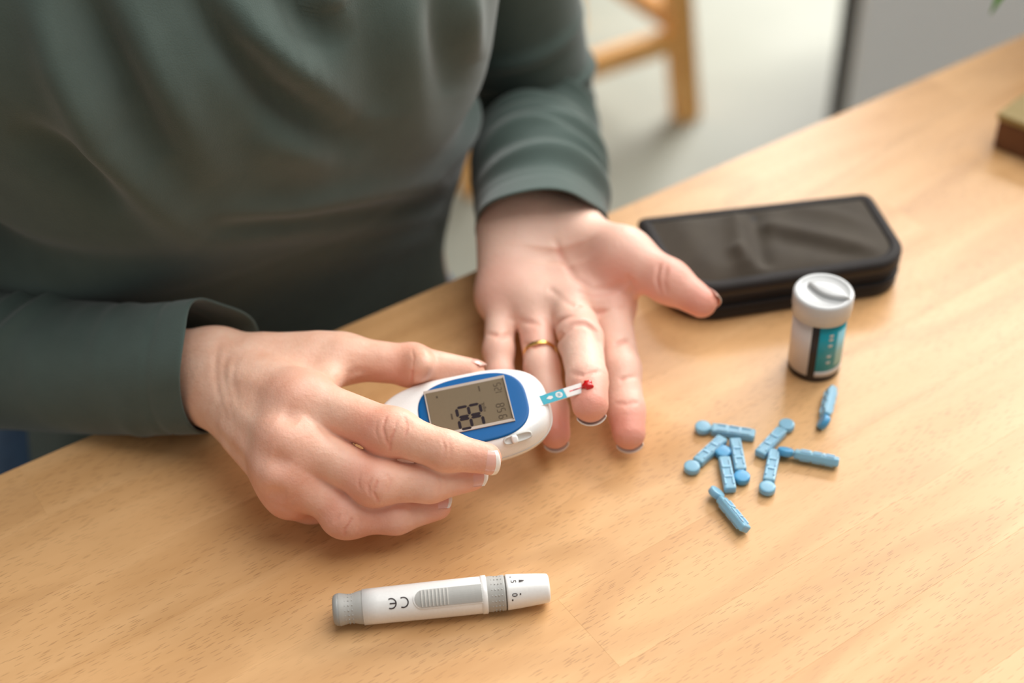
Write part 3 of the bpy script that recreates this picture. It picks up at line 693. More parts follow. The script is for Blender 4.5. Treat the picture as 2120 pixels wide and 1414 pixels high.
for q_ in (((-LW_/2-.0008, LH_/2+.0004), (LW_/2+.0008, LH_/2+.0004)), ((-LW_/2-.0008, -LH_/2-.0004), (LW_/2+.0008, -LH_/2-.0004)), ((-LW_/2-.0004, -LH_/2), (-LW_/2-.0004, LH_/2)), ((LW_/2+.0004, -LH_/2), (LW_/2+.0004, LH_/2))):
    bar(bm, (*q_[0], .0101), (*q_[1], .0101), .0006 if q_[0][1] == q_[1][1] else .0016, .0016 if q_[0][1] == q_[1][1] else .0006, (0, 1, 0) if q_[0][1] == q_[1][1] else (1, 0, 0), .0001)
bz = bm_obj('bezel', bm, M_LCDB, meter, False)
scr = bm_obj('screen', box_bm(LW_, LH_, .0004, .0001, 1, (0, 0, .01013)), M_LCD, meter, False)
zs_ = .01036
def seg_digit(name, cx, cy, Lx, Wy, on, mat, th):
    """digit lying on its side: its top points to -x and its right side to +y; Lx along x is the digit's height"""
    bm = bmesh.new(); h2, w2 = Lx/2, Wy/2; g_ = th*.25
    def s(x0, y0, x1, y1):
        d = Vector((x1-x0, y1-y0, 0)).normalized(); n = Vector((-d.y, d.x, 0)); a = Vector((x0, y0, zs_))+d*g_; b = Vector((x1, y1, zs_))-d*g_
        vs = [a, a+d*th*.5+n*th*.5, b-d*th*.5+n*th*.5, b, b-d*th*.5-n*th*.5, a+d*th*.5-n*th*.5]
        lo = [bm.verts.new(v) for v in vs]; hi = [bm.verts.new(v+Vector((0, 0, .00006))) for v in vs]
        bm.faces.new(hi); bm.faces.new(lo[::-1])
        for i in range(6): bm.faces.new((lo[i], lo[(i+1) % 6], hi[(i+1) % 6], hi[i]))
    X = [cx-h2, cx, cx+h2]; Y = [cy-w2, cy+w2]
    segs = {'a': (X[0], Y[0], X[0], Y[1]), 'g': (X[1], Y[0], X[1], Y[1]), 'd': (X[2], Y[0], X[2], Y[1]), 'f': (X[0], Y[0], X[1], Y[0]), 'b': (X[0], Y[1], X[1], Y[1]), 'e': (X[1], Y[0], X[2], Y[0]), 'c': (X[1], Y[1], X[2], Y[1])}
    for k in on: s(*segs[k])
    return bm_obj(name, bm, mat, scr, False)
SEGS = {'0': 'abcdef', '1': 'bc', '2': 'abged', '5': 'afgcd', '8': 'abcdefg', '9': 'abcdfg', '3': 'abgcd'}
seg_digit('digit', -.0004, -.0026, .0110, .0054, SEGS['8'], M_SEG, .0014)
seg_digit('digit', -.0004, -.0095, .0110, .0054, SEGS['9'], M_SEG, .0014)
for i, ch in enumerate('958'): seg_digit('small_digit', .0142, -.0098+i*.0029+(.0008 if i else 0), .0036, .0017, SEGS[ch], M_SEGF, .0004)
for i, ch in enumerate('125'): seg_digit('small_digit', .0150, .0035+i*.0026, .0032, .0015, SEGS[ch], M_SEGF, .0003)
def text_mesh(body, size, M, extrude=.00003):
    cu = bpy.data.curves.new('t', 'FONT'); cu.body = body; cu.size = size; cu.extrude = extrude; cu.align_x = 'CENTER'; cu.align_y = 'CENTER'; cu.resolution_u = 4
    o = bpy.data.objects.new('t', cu); sc.collection.objects.link(o); dg = bpy.context.evaluated_depsgraph_get(); dg.update()
    me = bpy.data.meshes.new_from_object(o.evaluated_get(dg)); bpy.data.objects.remove(o); bpy.data.curves.remove(cu)
    me.transform(M); return me
def text_obj(name, body, size, M, mat, parent):
    me = text_mesh(body, size, M); me.materials.append(mat); return link(bpy.data.objects.new(name, me), parent)
RT = lambda x, y, z, a: Matrix.Translation((x, y, z)) @ Matrix.Rotation(a, 4, 'Z')
text_obj('unit_text', 'mg/dL', .0022, RT(.0066, -.0022, zs_, math.pi/2), M_SEGF, scr)
bm = box_bm(.0008, .0032, .0001, 0, 1, (-.0086, -.0040, zs_)); bm_obj('marker', bm, M_SEGF, scr, False)
bm = box_bm(.0008, .0012, .0001, 0, 1, (-.0135, .0086, zs_)); bm_obj('marker', bm, M_SEGF, scr, False)
bm = box_bm(.0006, .0030, .0001, 0, 1, (.0065, .0085, zs_)); bm_obj('marker', bm, M_SEGF, scr, False)
# side slot with its slider, on the near shoulder of the body
def onbody(x, y, side=0):   # a frame lying on the sloped shoulder
    return Matrix.Translation((x, y, .0080)) @ Matrix.Rotation(math.radians(6), 4, 'Z') @ Matrix.Rotation(math.radians(42), 4, 'X')
slot = lambda off: sup(48, .0068-off, .0021-off, 3.2)
V, F_ = stack(slot, [(0, -.0012), (0, .0003), (.0003, .0006), (.0006, .0006), (.0009, .0001)])
o = mesh_obj('slider_slot', V, F_, M_GREYL, meter); o.matrix_local = onbody(.0186, -.0214)
V, F_ = stack(lambda off: sup(40, .0015-off, .0019-off, 3), [(0, -.001), (0, .0016), (.0003, .0022), (.0008, .0024)])
o = mesh_obj('slider', V, F_, M_WHITE, meter); o.matrix_local = onbody(.0170, -.0216)
V, F_ = stack(lambda off: sup(40, .0030-off, .0036-off, 2.4), [(0, -.001), (0, .0002), (.0006, .0006), (.001, .0006)])
o = mesh_obj('strip_port', V, F_, M_WHITE, meter); o.matrix_local = Matrix.Translation((.0322, .0012, .0070)) @ Matrix.Rotation(math.radians(24), 4, 'Y')
# ------------------------------------------------------------------ test strip
a_ = P(1121, 829, 46.5); b_ = P(1209, 801, 47.5)
sx_ = nrm(b_-a_); sy_ = np.cross(mz, sx_); sy_ = nrm(sy_); sz_ = np.cross(sx_, sy_); SL = np.linalg.norm(b_-a_); SWd = .0056
strip = empty('test_strip', a_, 'white and teal test strip pushed into the meter, its tip touching the blood', 'test strip'); strip.matrix_world = frame_m(sx_, sy_, sz_, a_)
bm_obj('base', box_bm(SL+.008, SWd, .0005, .0001, 1, (SL/2-.004, 0, -.0003)), M_WHITE2, strip, False)
bm_obj('teal_print', box_bm(SL*.55, SWd*.97, .00012, 0, 1, (SL*.275, 0, 0)), M_TEAL, strip, False)
bm_obj('cover_film', box_bm(SL*.44, SWd*.97, .00012, 0, 1, (SL*.78, 0, 0)), M_PRINT, strip, False)
V = np.array([(.0024, 0, 0), (.0042, .0011, 0), (.0056, .0005, 0), (.0056, -.0005, 0), (.0042, -.0011, 0)])
V = np.vstack([V+[0, 0, .00008], V+[0, 0, .00014]]); mesh_obj('arrow', V, [(5, 6, 7, 8, 9)[::-1]] + [(i, (i+1) % 5, 5+(i+1) % 5, 5+i) for i in range(5)], M_PRINT, strip, False)
v, f_ = lathe([(.0017, .00006), (.0017, .00014)], 28); em = mesh_obj('emblem', v+[.0088, 0, 0], f_, M_PRINT, strip, False)
for k in range(3):
    bm = box_bm(.0019, .00022, .00006, 0, 1, (.0088, -.0007+.0007*k, .00018)); bm_obj('emblem_line', bm, M_TEAL, em, False)
bm = box_bm(.0002, .0019, .00006, 0, 1, (.0088, 0, .00018)); bm_obj('emblem_line', bm, M_TEAL, em, False)
bm_obj('blood_channel', box_bm(SL*.34, .0007, .00008, 0, 1, (SL*.83, 0, .0001)), M_BLOOD, strip, False)
bm_obj('dark_channel', box_bm(SL*.12, .0005, .00008, 0, 1, (SL*.80, 0, .00014)), M_BLOODD, strip, False)
# ------------------------------------------------------------------ drop of blood on the middle fingertip
bp = g.hit(1217, 799); gi = np.round((bp-g.lo)/g.h).astype(int); toc = nrm([g.D[tuple(gi+3*np.eye(3, dtype=int)[k])] - g.D[tuple(gi-3*np.eye(3, dtype=int)[k])] for k in range(3)]); toc = nrm(toc + .5*TOC(bp))
bx_ = nrm(np.cross([0, 0, 1], toc)); by_ = np.cross(toc, bx_)
bm = bmesh.new(); bmesh.ops.create_icosphere(bm, subdivisions=4, radius=1)
for v in bm.verts:
    a = math.atan2(v.co.y, v.co.x); r = .0023*(1+.10*math.cos(5*a+.6)+.09*math.cos(3*a+1.6)+.04*math.cos(8*a))
    p = bp + bx_*v.co.x*r*1.15 + by_*v.co.y*r*1.1 + toc*(v.co.z*.0017+.0009); v.co = Vector(p-bp)
o = bm_obj('blood_drop', bm, M_BLOOD); o.location = bp; tag(o, 'bright red drop of blood on the left middle fingertip', 'blood drop')
# ------------------------------------------------------------------ lancing device
pa, pb = P(690, 1264, 8.0), P(1137, 1222, 6.6); pxv = pb-pa; pxv = nrm(pxv-np.array([0, 0, pxv[2]])); PL = np.linalg.norm(pb-pa)
pyv = np.cross([0, 0, 1], pxv); p0 = np.array([*(pa[:2]), ZT+.0082])
pen = empty('lancing_device', p0, 'white and grey lancing pen lying at the front of the table', 'lancing device'); pen.matrix_world = frame_m(pxv, pyv, np.array([0, 0, 1.]), p0)
K = PL/.0946
def turned(name, prof, mat, n=64, tilt=0):
    v, f_ = lathe([(r*mm, x*mm*K) for r, x in prof], n, 'x'); return mesh_obj(name, v, f_, mat, pen)
turned('end_button', [(0.1, 0), (5.2, 0), (6.3, .5), (6.9, 1.6), (7.05, 2.6)], M_GREYB)
grip = turned('end_grip', [(6.9, 2.2), (7.1, 3.0), (6.75, 4.5), (6.35, 6.5), (6.3, 8), (6.6, 9.6), (7.05, 11), (7.25, 12.4), (7.3, 13), (7.3, 14)], M_GREY)
turned('barrel', [(7.3, 13), (7.75, 13.05), (7.8, 20), (8.0, 40), (8.1, 55), (8.05, 64.5), (7.95, 64.8)], M_WHITE)
turned('barrel_ring', [(8.0, 64.6), (8.35, 64.8), (8.35, 67), (8.0, 67.2)], M_WHITE)
col = turned('collar', [(7.6, 67), (7.7, 67.3), (7.75, 69), (7.5, 71), (7.5, 72.5), (7.75, 74.4), (7.7, 75)], M_GREY)
turned('seam', [(7.2, 74.9), (7.2, 75.7)], M_GREYD)
capo = turned('depth_cap', [(7.2, 75.6), (7.75, 75.7), (7.75, 76.5), (7.4, 82), (6.8, 89), (6.35, 93.4), (6.1, 94.2), (5.2, 94.6), (2, 94.6)], M_WHITE)
def dots(parent, mat, x0, x1, nx, a0, a1, na, R, r=.00033):
    bm = bmesh.new()
    for i in range(nx):
        for j in range(na):
            x = (x0+(x1-x0)*i/(nx-1))*mm*K; a = math.radians(a0+(a1-a0)*j/(na-1)); p = Vector((x, R*mm*math.cos(a), R*mm*math.sin(a)))
            bmesh.ops.create_icosphere(bm, subdivisions=2, radius=r, matrix=Matrix.Translation(p))
    o = bm_obj('grip_dots', bm, mat, parent); o['kind'] = 'stuff'
dots(col, M_GREY, 69.2, 73.6, 4, 60, 215, 9, 7.6); dots(grip, M_GREY, 5.4, 8.6, 3, 60, 215, 9, 6.4)
SLA = math.radians(123)   # the thumb slide faces the camera, a little below the top of the barrel
def wrap(me, R, ang):
    """lay a flat piece (x along the pen, y around it, z out) onto the barrel"""
    bm = bmesh.new(); bm.from_mesh(me); bmesh.ops.triangulate(bm, faces=bm.faces)
    for _ in range(6):
        es = [e for e in bm.edges if e.calc_length() > .0011]
        if es: bmesh.ops.subdivide_edges(bm, edges=es, cuts=1); bmesh.ops.triangulate(bm, faces=bm.faces)
    for v in bm.verts:
        a = ang - v.co.y/R; r = R+v.co.z; v.co = Vector((v.co.x, r*math.cos(a), r*math.sin(a)))
    bm.to_mesh(me); bm.free()
def wrapped(name, bmesh_or_me, mat, R, ang, parent=pen):
    if isinstance(bmesh_or_me, bmesh.types.BMesh): me = bpy.data.meshes.new(name); bmesh_or_me.to_mesh(me); bmesh_or_me.free()
    else: me = bmesh_or_me
    wrap(me, R, ang); me.materials.append(mat); return link(bpy.data.objects.new(name, me), parent)
def plate(x0, x1, hw_, z0, z1, round0=True):
    n = 12; pts = [(x1, -hw_), (x1, hw_)]
    pts += [(x0+hw_ - hw_*math.sin(math.pi*k/n), hw_*math.cos(math.pi*k/n)) for k in range(n+1)] if round0 else [(x0, hw_), (x0, -hw_)]
    bm = bmesh.new(); lo = [bm.verts.new((x, y, z0)) for x, y in pts]; hi = [bm.verts.new((x, y, z1)) for x, y in pts]
    bm.faces.new(hi); bm.faces.new(lo[::-1])
    for i in range(len(pts)): bm.faces.new((lo[i], lo[(i+1) % len(pts)], hi[(i+1) % len(pts)], hi[i]))
    bmesh.ops.recalc_face_normals(bm, faces=bm.faces); return bm
R_ = .008
wrapped('slide_frame', plate(.0350*K, .0650*K, .0044, -.0006, .00035), M_WHITE, R_, SLA)
sl = wrapped('slide', plate(.0358*K, .0648*K, .0036, -.0004, .0007), M_GREY, R_, SLA)
for k in range(8): wrapped('rib', plate((.0385+.0016*k)*K, (.0391+.0016*k)*K, .0033, .0004, .0011, False), M_GREYL, R_, SLA, sl)
def pen_text(body, size, x, ang, R, rot, parent=pen):
    me = text_mesh(body, size, Matrix.Translation((x, 0, .00005)) @ Matrix.Rotation(rot, 4, 'Z')); return wrapped('lettering', me, M_INK, R, ang, parent)
# CE mark drawn from ring segments, upside down as it lies
def ce(parent):
    bm = bmesh.new(); R1, R0_ = .0024, .00185
    def arc(cx, mid):
        n = 18; ring_ = []
        for k in range(n+1):
            a = math.radians(62+236*k/n); ring_.append((cx+R1*math.cos(a), R1*math.sin(a), cx+R0_*math.cos(a), R0_*math.sin(a)))
        vs = [[bm.verts.new((q_[0], q_[1], z)) for q_ in ring_] + [bm.verts.new((q_[2], q_[3], z)) for q_ in ring_][::-1] for z in (0, .00008)]
        m_ = len(vs[0]); h_ = m_//2
        for i in range(h_-1):
            bm.faces.new((vs[1][i], vs[1][i+1], vs[1][m_-2-i], vs[1][m_-1-i]))
        if mid:
            q_ = [bm.verts.new((x, y, .00008)) for x, y in ((cx-R1+.0003, -.00027), (cx+.0006, -.00027), (cx+.0006, .00027), (cx-R1+.0003, .00027))]; bm.faces.new(q_)
    arc(-.0026, False); arc(.0026, True)
    bmesh.ops.rotate(bm, verts=bm.verts, matrix=Matrix.Rotation(math.pi, 3, 'Z')); bmesh.ops.translate(bm, verts=bm.verts, vec=(.0281*K, 0, .00005))
    return wrapped('ce_mark', bm, M_INK, .0079, math.radians(128), parent)
ce(pen)
pen_text('5', .0034, .0788*K, math.radians(96), .0077, -math.pi/2, capo); pen_text('0', .0034, .0788*K, math.radians(141), .0077, -math.pi/2, capo)
def tick(x, ang, lx_, w0, w1, R):
    bm = bmesh.new(); q_ = [bm.verts.new(v) for v in ((x-lx_/2, -w0/2, .0001), (x+lx_/2, -w1/2, .0001), (x+lx_/2, w1/2, .0001), (x-lx_/2, w0/2, .0001))]; bm.faces.new(q_); wrapped('tick', bm, M_INK, R, math.radians(ang), capo)
tick(.0824*K, 96, .0022, .0012, .0004, .0076); tick(.0814*K, 140, .0006, .0007, .0007, .0076); tick(.0778*K, 76, .0006, .0005, .0005, .0077); tick(.0778*K, 158, .0006, .0008, .0008, .0077)
# ------------------------------------------------------------------ strip vial
vb = P(1684, 757, 0); vial = empty('test_strip_vial', vb, 'round test strip vial with white flip cap and teal label', 'vial')
VR = .0134; BH = .0400
v, f_ = lathe([(.011, 0), (VR-.0008, 0), (VR, .0009), (VR, BH-.0034), (VR-.0010, BH-.0028), (VR-.0010, BH)], 72); mesh_obj('bottle', v, f_, M_BLACK, vial)
def wall_patch(name, a0, a1, z0, z1, r, mat, parent, n=24):
    V = []; F_ = []
    for k in range(n+1):
        a = math.radians(a0+(a1-a0)*k/n)
        for rr_ in (r, r+.00012):
            for z in (z0, z1): V.append((rr_*math.cos(a), rr_*math.sin(a), z))
    for k in range(n):
        b_0 = k*4; c_0 = b_0+4
        F_ += [(b_0+2, c_0+2, c_0+3, b_0+3), (b_0, b_0+1, c_0+1, c_0), (b_0+1, b_0+3, c_0+3, c_0+1), (b_0, c_0, c_0+2, b_0+2)]
    F_ += [(0, 2, 3, 1), (n*4, n*4+1, n*4+3, n*4+2)]
    return mesh_obj(name, V, F_, mat, parent)
va = math.degrees(math.atan2(CAM[1]-vb[1], CAM[0]-vb[0]))     # the side of the vial that looks at the camera
wall_patch('white_label', va-125, va-12, .0040, BH-.0034, VR, M_PRINT, vial)
tl = wall_patch('teal_label', va+4, va+80, .0075, BH-.0034, VR, M_TEAL, vial); wall_patch('white_band', va+4, va+80, .0040, .0074, VR, M_PRINT, vial)
wall_patch('pale_print', va+46, va+72, .010, BH-.008, VR+.0001, M_LBLUE, tl)
for z, a in ((.0125, 26), (.0165, 26), (.0235, 26), (.0275, 26), (.030, 26)):
    wall_patch('print_mark', va+a, va+a+9, z, z+.0014, VR+.0001, M_PRINT, tl, 4)
cap = [(VR-.001, BH-.003), (VR+.0012, BH-.0028), (VR+.0013, BH+.0008), (VR+.0017, BH+.0014), (VR+.0017, BH+.0082), (VR+.0010, BH+.0094), (VR-.0006, BH+.0096), (VR-.0012, BH+.0090), (VR-.0020, BH+.0086), (.004, BH+.0086), (.001, BH+.0086)]
v, f_ = lathe(cap, 72); mesh_obj('cap', v, f_, M_CAPW, vial)
# raised leaf-shaped thumb tab on the cap
V, F_ = stack(lambda off: np.array([(x, y) for x, y in zip(np.r_[np.linspace(-.0115, .0115, 20), np.linspace(.0115, -.0115, 20)[1:-1]]*(1-off*60), np.r_[.0058*np.cos(np.linspace(-math.pi/2, math.pi/2, 20)), -.0042*np.cos(np.linspace(math.pi/2, -math.pi/2, 20)[1:-1])]*(1-off*60))]), [(0, BH+.0080), (0, BH+.0102), (.001, BH+.0110), (.004, BH+.0112)])
o = mesh_obj('cap_tab', V, F_, M_CAPW, vial); o.rotation_euler = (0, 0, math.radians(-38)); o.location = (.0022, -.001, 0)
# ------------------------------------------------------------------ zipped case
cA, cB = P(1320, 452, 23), P(1800, 399, 23); cu_ = nrm(cB-cA); cw_ = np.array([cu_[1], -cu_[0], 0]); CL = np.linalg.norm(cB-cA)
front_pt = P(1600, 652, 0); CD = (front_pt-cA)@cw_
co_ = cA*np.array([1, 1, 0]) + np.array([0, 0, ZT]); case = empty('zip_case', co_, 'soft black zipped case lying behind the thumb, closed', 'case'); case.matrix_world = frame_m(cu_, -cw_, np.array([0, 0, 1.]), co_)
x1_ = CL + .0015
def case_out(off=0, n=18):
    rr_ = .026; pts = []; D = CD
    def arc(cx, cy, r, a0, a1): return [(cx+r*math.cos(math.radians(a0+(a1-a0)*k/n)), cy+r*math.sin(math.radians(a0+(a1-a0)*k/n))) for k in range(n+1)]
    pts += arc(.004, -.004, .004, 90, 180); pts += arc(.004+rr_, -D+rr_, rr_, 180, 270); pts += arc(x1_-.021, -D+.024, .020, 270, 360); pts += arc(CL-.006, -.006, .006, 0, 90)
    pts = np.array(pts); c = pts.mean(0); out_ = []
    # resample evenly and inset along the normals
    d = np.r_[0, np.cumsum(np.linalg.norm(np.diff(np.vstack([pts, pts[:1]]), axis=0), axis=1))]; s = np.linspace(0, d[-1], 200, endpoint=False); cl = np.vstack([pts, pts[:1]])
    q_ = np.stack([np.interp(s, d, cl[:, 0]), np.interp(s, d, cl[:, 1])], 1)
    t_ = np.roll(q_, -1, 0)-np.roll(q_, 1, 0); t_ /= np.linalg.norm(t_, axis=1)[:, None]; n_ = np.stack([-t_[:, 1], t_[:, 0]], 1)
    return q_ + n_*off
def case_part(name, prof, mat, lid=False):
    V = []; F_ = []; n = 200
    for off, z in prof: V += [(p[0], p[1], z) for p in case_out(off)]
    m_ = len(prof); c = case_out(.03).mean(0)
    if lid:   # puffed top, drawn in towards the middle in rings
        last = case_out(prof[-1][0])
        for k in range(1, 26):
            s = 1-k/26
            for p in last:
                q_ = c+(p-c)*s; z = prof[-1][1] + .0035*(1-s**4); x, y = q_
                for (ax_, ay_, bx2, by2, wd, am) in ((.054, -.012, .046, -.06, .006, .0030), (.046, -.045, .06, -.075, .005, .0026), (.064, -.012, .056, -.055, .006, -.0030), (.070, -.026, .118, -.055, .006, .0030), (.075, -.040, .125, -.066, .008, -.002), (.02, -.015, .03, -.07, .012, .0015), (.09, -.010, .13, -.035, .006, .0018)):
                    dx, dy = bx2-ax_, by2-ay_; t_ = min(1, max(0, ((x-ax_)*dx+(y-ay_)*dy)/(dx*dx+dy*dy))); d2 = (x-ax_-t_*dx)**2+(y-ay_-t_*dy)**2; z += am*math.exp(-d2/wd**2)*min(1, (1-s)*4)
                V.append((x, y, z))
        m_ += 25
    for i in range(m_-1):
        for k in range(n): F_.append((i*n+k, i*n+(k+1) % n, (i+1)*n+(k+1) % n, (i+1)*n+k))
    F_.append(tuple(range(n))[::-1]); F_.append(tuple((m_-1)*n+k for k in range(n)))
    return mesh_obj(name, V, F_, mat, case)
case_part('base', [(.004, 0), (.001, .0008), (0, .002), (0, .0085), (.0008, .0095)], M_CASED)
case_part('zipper_tape', [(.0022, .009), (.0022, .0155)], M_CASED)
case_part('zipper_teeth', [(.0018, .0118), (.0012, .0121), (.0012, .0129), (.0018, .0132)], M_BLACK)
case_part('lid', [(.0012, .0150), (0, .0158), (-.0004, .0175), (0, .0205), (.0012, .0222), (.0028, .0230), (.0034, .0226), (.0050, .0226)], M_CASE, True)
case_part('binding', [(.0002, .0185), (-.0007, .0195), (-.0006, .0218), (.0010, .0234), (.0045, .0239), (.0062, .0232), (.0062, .0226)], M_CASED)
for nm, z in (('piping', .0088), ('piping', .0158)):
    case_part(nm, [(.0006, z-.0008), (-.0006, z-.0004), (-.0006, z+.0004), (.0006, z+.0008)], M_CASED)
# ------------------------------------------------------------------ lancets
def lancet_parts():
    """local x: from the tail (0) to the disc (length .0295); flat side up"""
    bm = box_bm(.0215, .0058, .0040, .0009, 2, (.01075, 0, 0)); me_b = bpy.data.meshes.new('lancet_body')
    t = box_bm(.006, .0034, .0026, .0005, 1, (.0228, 0, 0)); tm = bpy.data.meshes.new('t'); t.to_mesh(tm); t.free(); bm.from_mesh(tm); bpy.data.meshes.remove(tm); bm.to_mesh(me_b); bm.free()
    v, f_ = lathe([(.0026, -.0016), (.0036, -.0016), (.0039, -.0012), (.0039, .0012), (.0036, .0016), (.0026, .0017)], 36); me_d = bpy.data.meshes.new('lancet_disc'); me_d.from_pydata((v+[.0257, 0, 0]).tolist(), [], f_)
    # raised rails and windows moulded on both faces
    bm = bmesh.new()
    for sz in (-1, 1):
        for x in (.0045, .0105, .0165):
            for sy in (-1, 1):
                t = box_bm(.0042, .0008, .0007, .0002, 1, (x, sy*.0019, sz*.0022)); tm = bpy.data.meshes.new('t'); t.to_mesh(tm); t.free(); bm.from_mesh(tm); bpy.data.meshes.remove(tm)
        t = box_bm(.0012, .0044, .0007, .0002, 1, (.0075, 0, sz*.0022)); tm = bpy.data.meshes.new('t'); t.to_mesh(tm); t.free(); bm.from_mesh(tm); bpy.data.meshes.remove(tm)
        t = box_bm(.0012, .0044, .0007, .0002, 1, (.0140, 0, sz*.0022)); tm = bpy.data.meshes.new('t'); t.to_mesh(tm); t.free(); bm.from_mesh(tm); bpy.data.meshes.remove(tm)
    me_r = bpy.data.meshes.new('lancet_rails'); bm.to_mesh(me_r); bm.free()
    for me, m_ in ((me_b, M_LANCET), (me_d, M_LANCET), (me_r, M_LANCETL)):
        me.materials.append(m_); me.polygons.foreach_set('use_smooth', [me is me_d]*len(me.polygons))
    return me_b, me_d, me_r
mb_, md_, mr_ = lancet_parts()
mdd = md_.copy(); mdd.materials[0] = M_LANCETD
for tail, head, edge, dk, lab in (
    ((1563, 902), (1458, 886), 0, 0, 'blue lancet lying crosswise at the top of the left cluster'),
    ((1497, 909), (1437, 964), 0, 0, 'blue lancet slanting down to its disc at the far left of the cluster'),
    ((1512, 1016), (1497, 940), 0, 1, 'blue lancet with deep blue disc at its upper end, inside the left cluster'),
    ((1521, 911), (1536, 990), 0, 1, 'blue lancet just below the crosswise one, its disc at the near end'),
    ((1544, 1098), (1480, 1019), 1, 0, 'blue lancet on its edge, nearest to the lancing pen, apart below the cluster'),
    ((1572, 942), (1624, 886), 0, 0, 'pale blue lancet slanting up to its disc in the middle of the scatter'),
    ((1604, 934), (1589, 1008), 0, 0, 'blue lancet in the middle of the scatter with its disc at the near end'),
    ((1737, 958), (1622, 936), 1, 1, 'blue lancet on its edge pointing to the right side of the table'),
    ((1722, 806), (1706, 870), 1, 1, 'lone blue lancet just in front of the strip vial')):
    h_ = 3.2 if edge else 2.6
    a, b = P(*tail, h_), P(*head, h_); d = nrm(b-a); y_ = np.cross([0, 0, 1], d); z_ = np.array([0, 0, 1.])
    if edge: z_ = np.cross(d, TOC(a)); z_ = z_*np.sign(z_[2]+1e-9); z_ = nrm(nrm(z_)+np.array([0, 0, .5])); z_ = nrm(z_-d*(z_@d)); y_ = np.cross(z_, d)
    r_ = empty('lancet', a, lab, 'lancet', 'blue lancets scattered on the table'); r_.matrix_world = frame_m(d, y_, z_, a - (np.array([0, 0, 0])))
    if edge: r_.location.z = ZT+.0036
    else: r_.location.z = ZT+.0026
    for nm, me in (('shaft', mb_), ('disc', mdd if dk else md_), ('rails', mr_)): link(bpy.data.objects.new(nm, me), r_)
# ------------------------------------------------------------------ wooden stool behind
f1 = P(1420, 244, -740); rd = nrm(P(1190, 165, -595)*[1, 1, 0]-P(1395, 98, -595)*[1, 1, 0]); rb = np.array([-rd[1], rd[0], 0]); rb = rb if rb[1] > 0 else -rb
def splay(x, y): return f1 + rd*x + rb*y
st = empty('wooden_stool', splay(.2, .18), 'pale wooden stool with splayed legs standing behind the person', 'stool')
def wpart(name, build, mat, parent):
    bm = bmesh.new(); build(bm); bmesh.ops.translate(bm, verts=bm.verts, vec=-parent_origin(parent)); return bm_obj(name, bm, mat, parent, False)
SW, SD_ = .40, .36
ft = [(0, 0), (SW, 0), (SW, SD_), (0, SD_)]; tp = [(.035, .035), (SW-.035, .035), (SW-.035, SD_-.035), (.035, SD_-.035)]
for a, b in zip(ft, tp): wpart('leg', lambda bm, a=a, b=b: bar(bm, splay(*a), splay(*b)+[0, 0, .43], .038, .038, rd, .004), M_CHAIRW, st)
for i, hz in ((0, .145), (1, .168), (2, .145), (3, .168)):
    a, b = np.array(ft[i]), np.array(ft[(i+1) % 4]); k = hz/.43; a = a+(np.array(tp[i])-a)*k; b = b+(np.array(tp[(i+1) % 4])-b)*k
    wpart('stretcher', lambda bm, a=a, b=b, hz=hz: bar(bm, splay(*a)+[0, 0, hz], splay(*b)+[0, 0, hz], .022, .036), M_CHAIRW, st)
wpart('seat', lambda bm: bar(bm, splay(-.01, SD_/2)+[0, 0, .445], splay(SW+.01, SD_/2)+[0, 0, .445], SD_+.02, .03, (0, 0, 1), .008), M_CHAIRW, st)
# ------------------------------------------------------------------ the chair she sits on
ch = empty('wooden_chair', T(TC+.02, -.24, -ZT), 'wooden chair under the seated person, its seat showing past the waist', 'chair')
wpart('seat', lambda bm: bar(bm, T(TC-.22, -.25, -.31), T(TC+.22, -.25, -.31), .46, .03, (0, 0, 1), .008), M_CHAIRW, ch)
for t, n in ((TC-.19, -.06), (TC+.19, -.06), (TC-.19, -.44), (TC+.19, -.44)): wpart('leg', lambda bm, t=t, n=n: bar(bm, T(t, n, -ZT), T(t, n, -.32), .036, .036, EX, .004), M_CHAIRW, ch)
for s_ in (-.19, .19): wpart('back_post', lambda bm, s_=s_: bar(bm, T(TC+s_, -.45, -.3), T(TC+s_, -.52, .16), .034, .026, EX, .004), M_CHAIRW, ch)
for z in (-.02, .11): wpart('back_rail', lambda bm, z=z: bar(bm, T(TC-.19, -.485-.07*z, z), T(TC+.19, -.485-.07*z, z), .02, .07), M_CHAIRW, ch)
# ------------------------------------------------------------------ grey metal cabinet beyond the table
k0 = PY(1664, 150, 1.75); cab = empty('metal_cabinet', (k0[0]+.44, 1.93, 0), 'tall grey metal cabinet standing on the floor beyond the table', 'cabinet')
cab.rotation_euler = (0, 0, math.radians(-19))
bm_obj('carcass', box_bm(.62, .55, 1.5, .012, 3, (.03, .02, .78)), M_GASK, cab, False)
bm_obj('door', box_bm(.66, .05, 1.5, .018, 4, (.035, -.29, .78)), M_METAL, cab, False)
bm_obj('gasket', box_bm(.69, .02, 1.49, .002, 1, (.024, -.26, .78)), M_GASK, cab, False)
bm_obj('plinth', box_bm(.58, .5, .04, .002, 1, (0, .02, .02)), M_GASK, cab, False)
bm_obj('handle', box_bm(.02, .03, .4, .008, 3, (.3, -.32, 1.05)), M_METAL, cab, False)
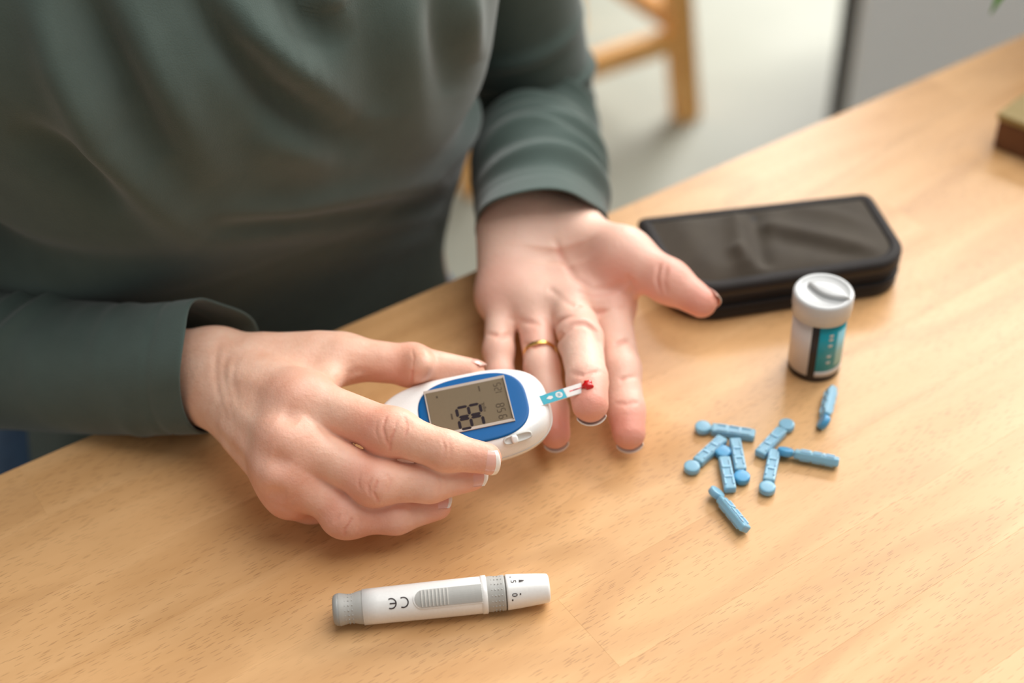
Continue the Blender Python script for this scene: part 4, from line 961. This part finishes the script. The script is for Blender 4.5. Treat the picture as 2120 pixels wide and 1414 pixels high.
# ------------------------------------------------------------------ wooden box and plant at the table's right end
kA = P(2068, 236, 24); bxv = nrm(P(2130, 190, 24)-kA); byv = np.array([bxv[1], -bxv[0], 0]); bxo = (kA+bxv*.06+byv*.05)*[1, 1, 0]+[0, 0, ZT]
wb = empty('wooden_box', bxo, 'flat brown wooden box with a paler top at the right end of the table', 'box'); wb.matrix_world = frame_m(bxv, -byv, np.array([0, 0, 1.]), bxo)
bm_obj('carcass', box_bm(.12, .10, .020, .002, 2, (0, 0, .010)), M_BOXW, wb, False)
bm_obj('lid', box_bm(.122, .102, .005, .0015, 2, (0, 0, .0225)), M_BOXT, wb, False)
pt = P(2330, 40, 0); plant = empty('potted_plant', pt, 'potted plant past the table corner, a narrow green leaf tip drooping into view', 'plant')
v, f_ = lathe([(.04, 0), (.045, .002), (.055, .09), (.058, .095), (.054, .097), (.05, .088), (.01, .088)], 40); mesh_obj('pot', v, f_, M_POT, plant)
v, f_ = lathe([(.048, .084), (.03, .089), (.005, .09)], 24); mesh_obj('soil', v, f_, M_SOIL, plant)
tipw = P(2052, 24, 60) - pt
def leaf(tip, rise, wd=.011):
    tip = np.array(tip); base = np.array([tip[0]*.06, tip[1]*.06, .088]); n = 18; V = []; F_ = []; side = nrm(np.cross(tip-base, [0, 0, 1]))
    c1 = base*.5+tip*.5+[0, 0, rise]
    for k in range(n+1):
        t = k/n; p = base*(1-t)**2 + 2*c1*t*(1-t) + tip*t*t; w_ = wd*math.sin(math.pi*min(.97, t*.85+.12))**.8*(1 if t < .98 else .3)
        for u in (-1, 0, 1): V.append(p + side*u*w_ - np.array([0, 0, .0025*(1-abs(u))]))
        for u in (1, 0, -1): V.append(p + side*u*w_*.98 - np.array([0, 0, .0025*(1-abs(u))+.0006]))
    for k in range(n):
        for j in range(6): F_.append((k*6+j, k*6+(j+1) % 6, k*6+6+(j+1) % 6, k*6+6+j))
    F_.append(tuple(range(6))[::-1]); F_.append(tuple(n*6+j for j in range(6)))
    mesh_obj('leaf', V, F_, M_LEAF, plant)
leaf(tipw, .10)
for a, r_, z in ((.3, .11, .12), (1.2, .12, .1), (2.0, .1, .16), (-.6, .12, .14), (-1.4, .1, .1), (.9, .06, .22), (2.6, .05, .2)): leaf((r_*math.cos(a), r_*math.sin(a), z), .10, .010)
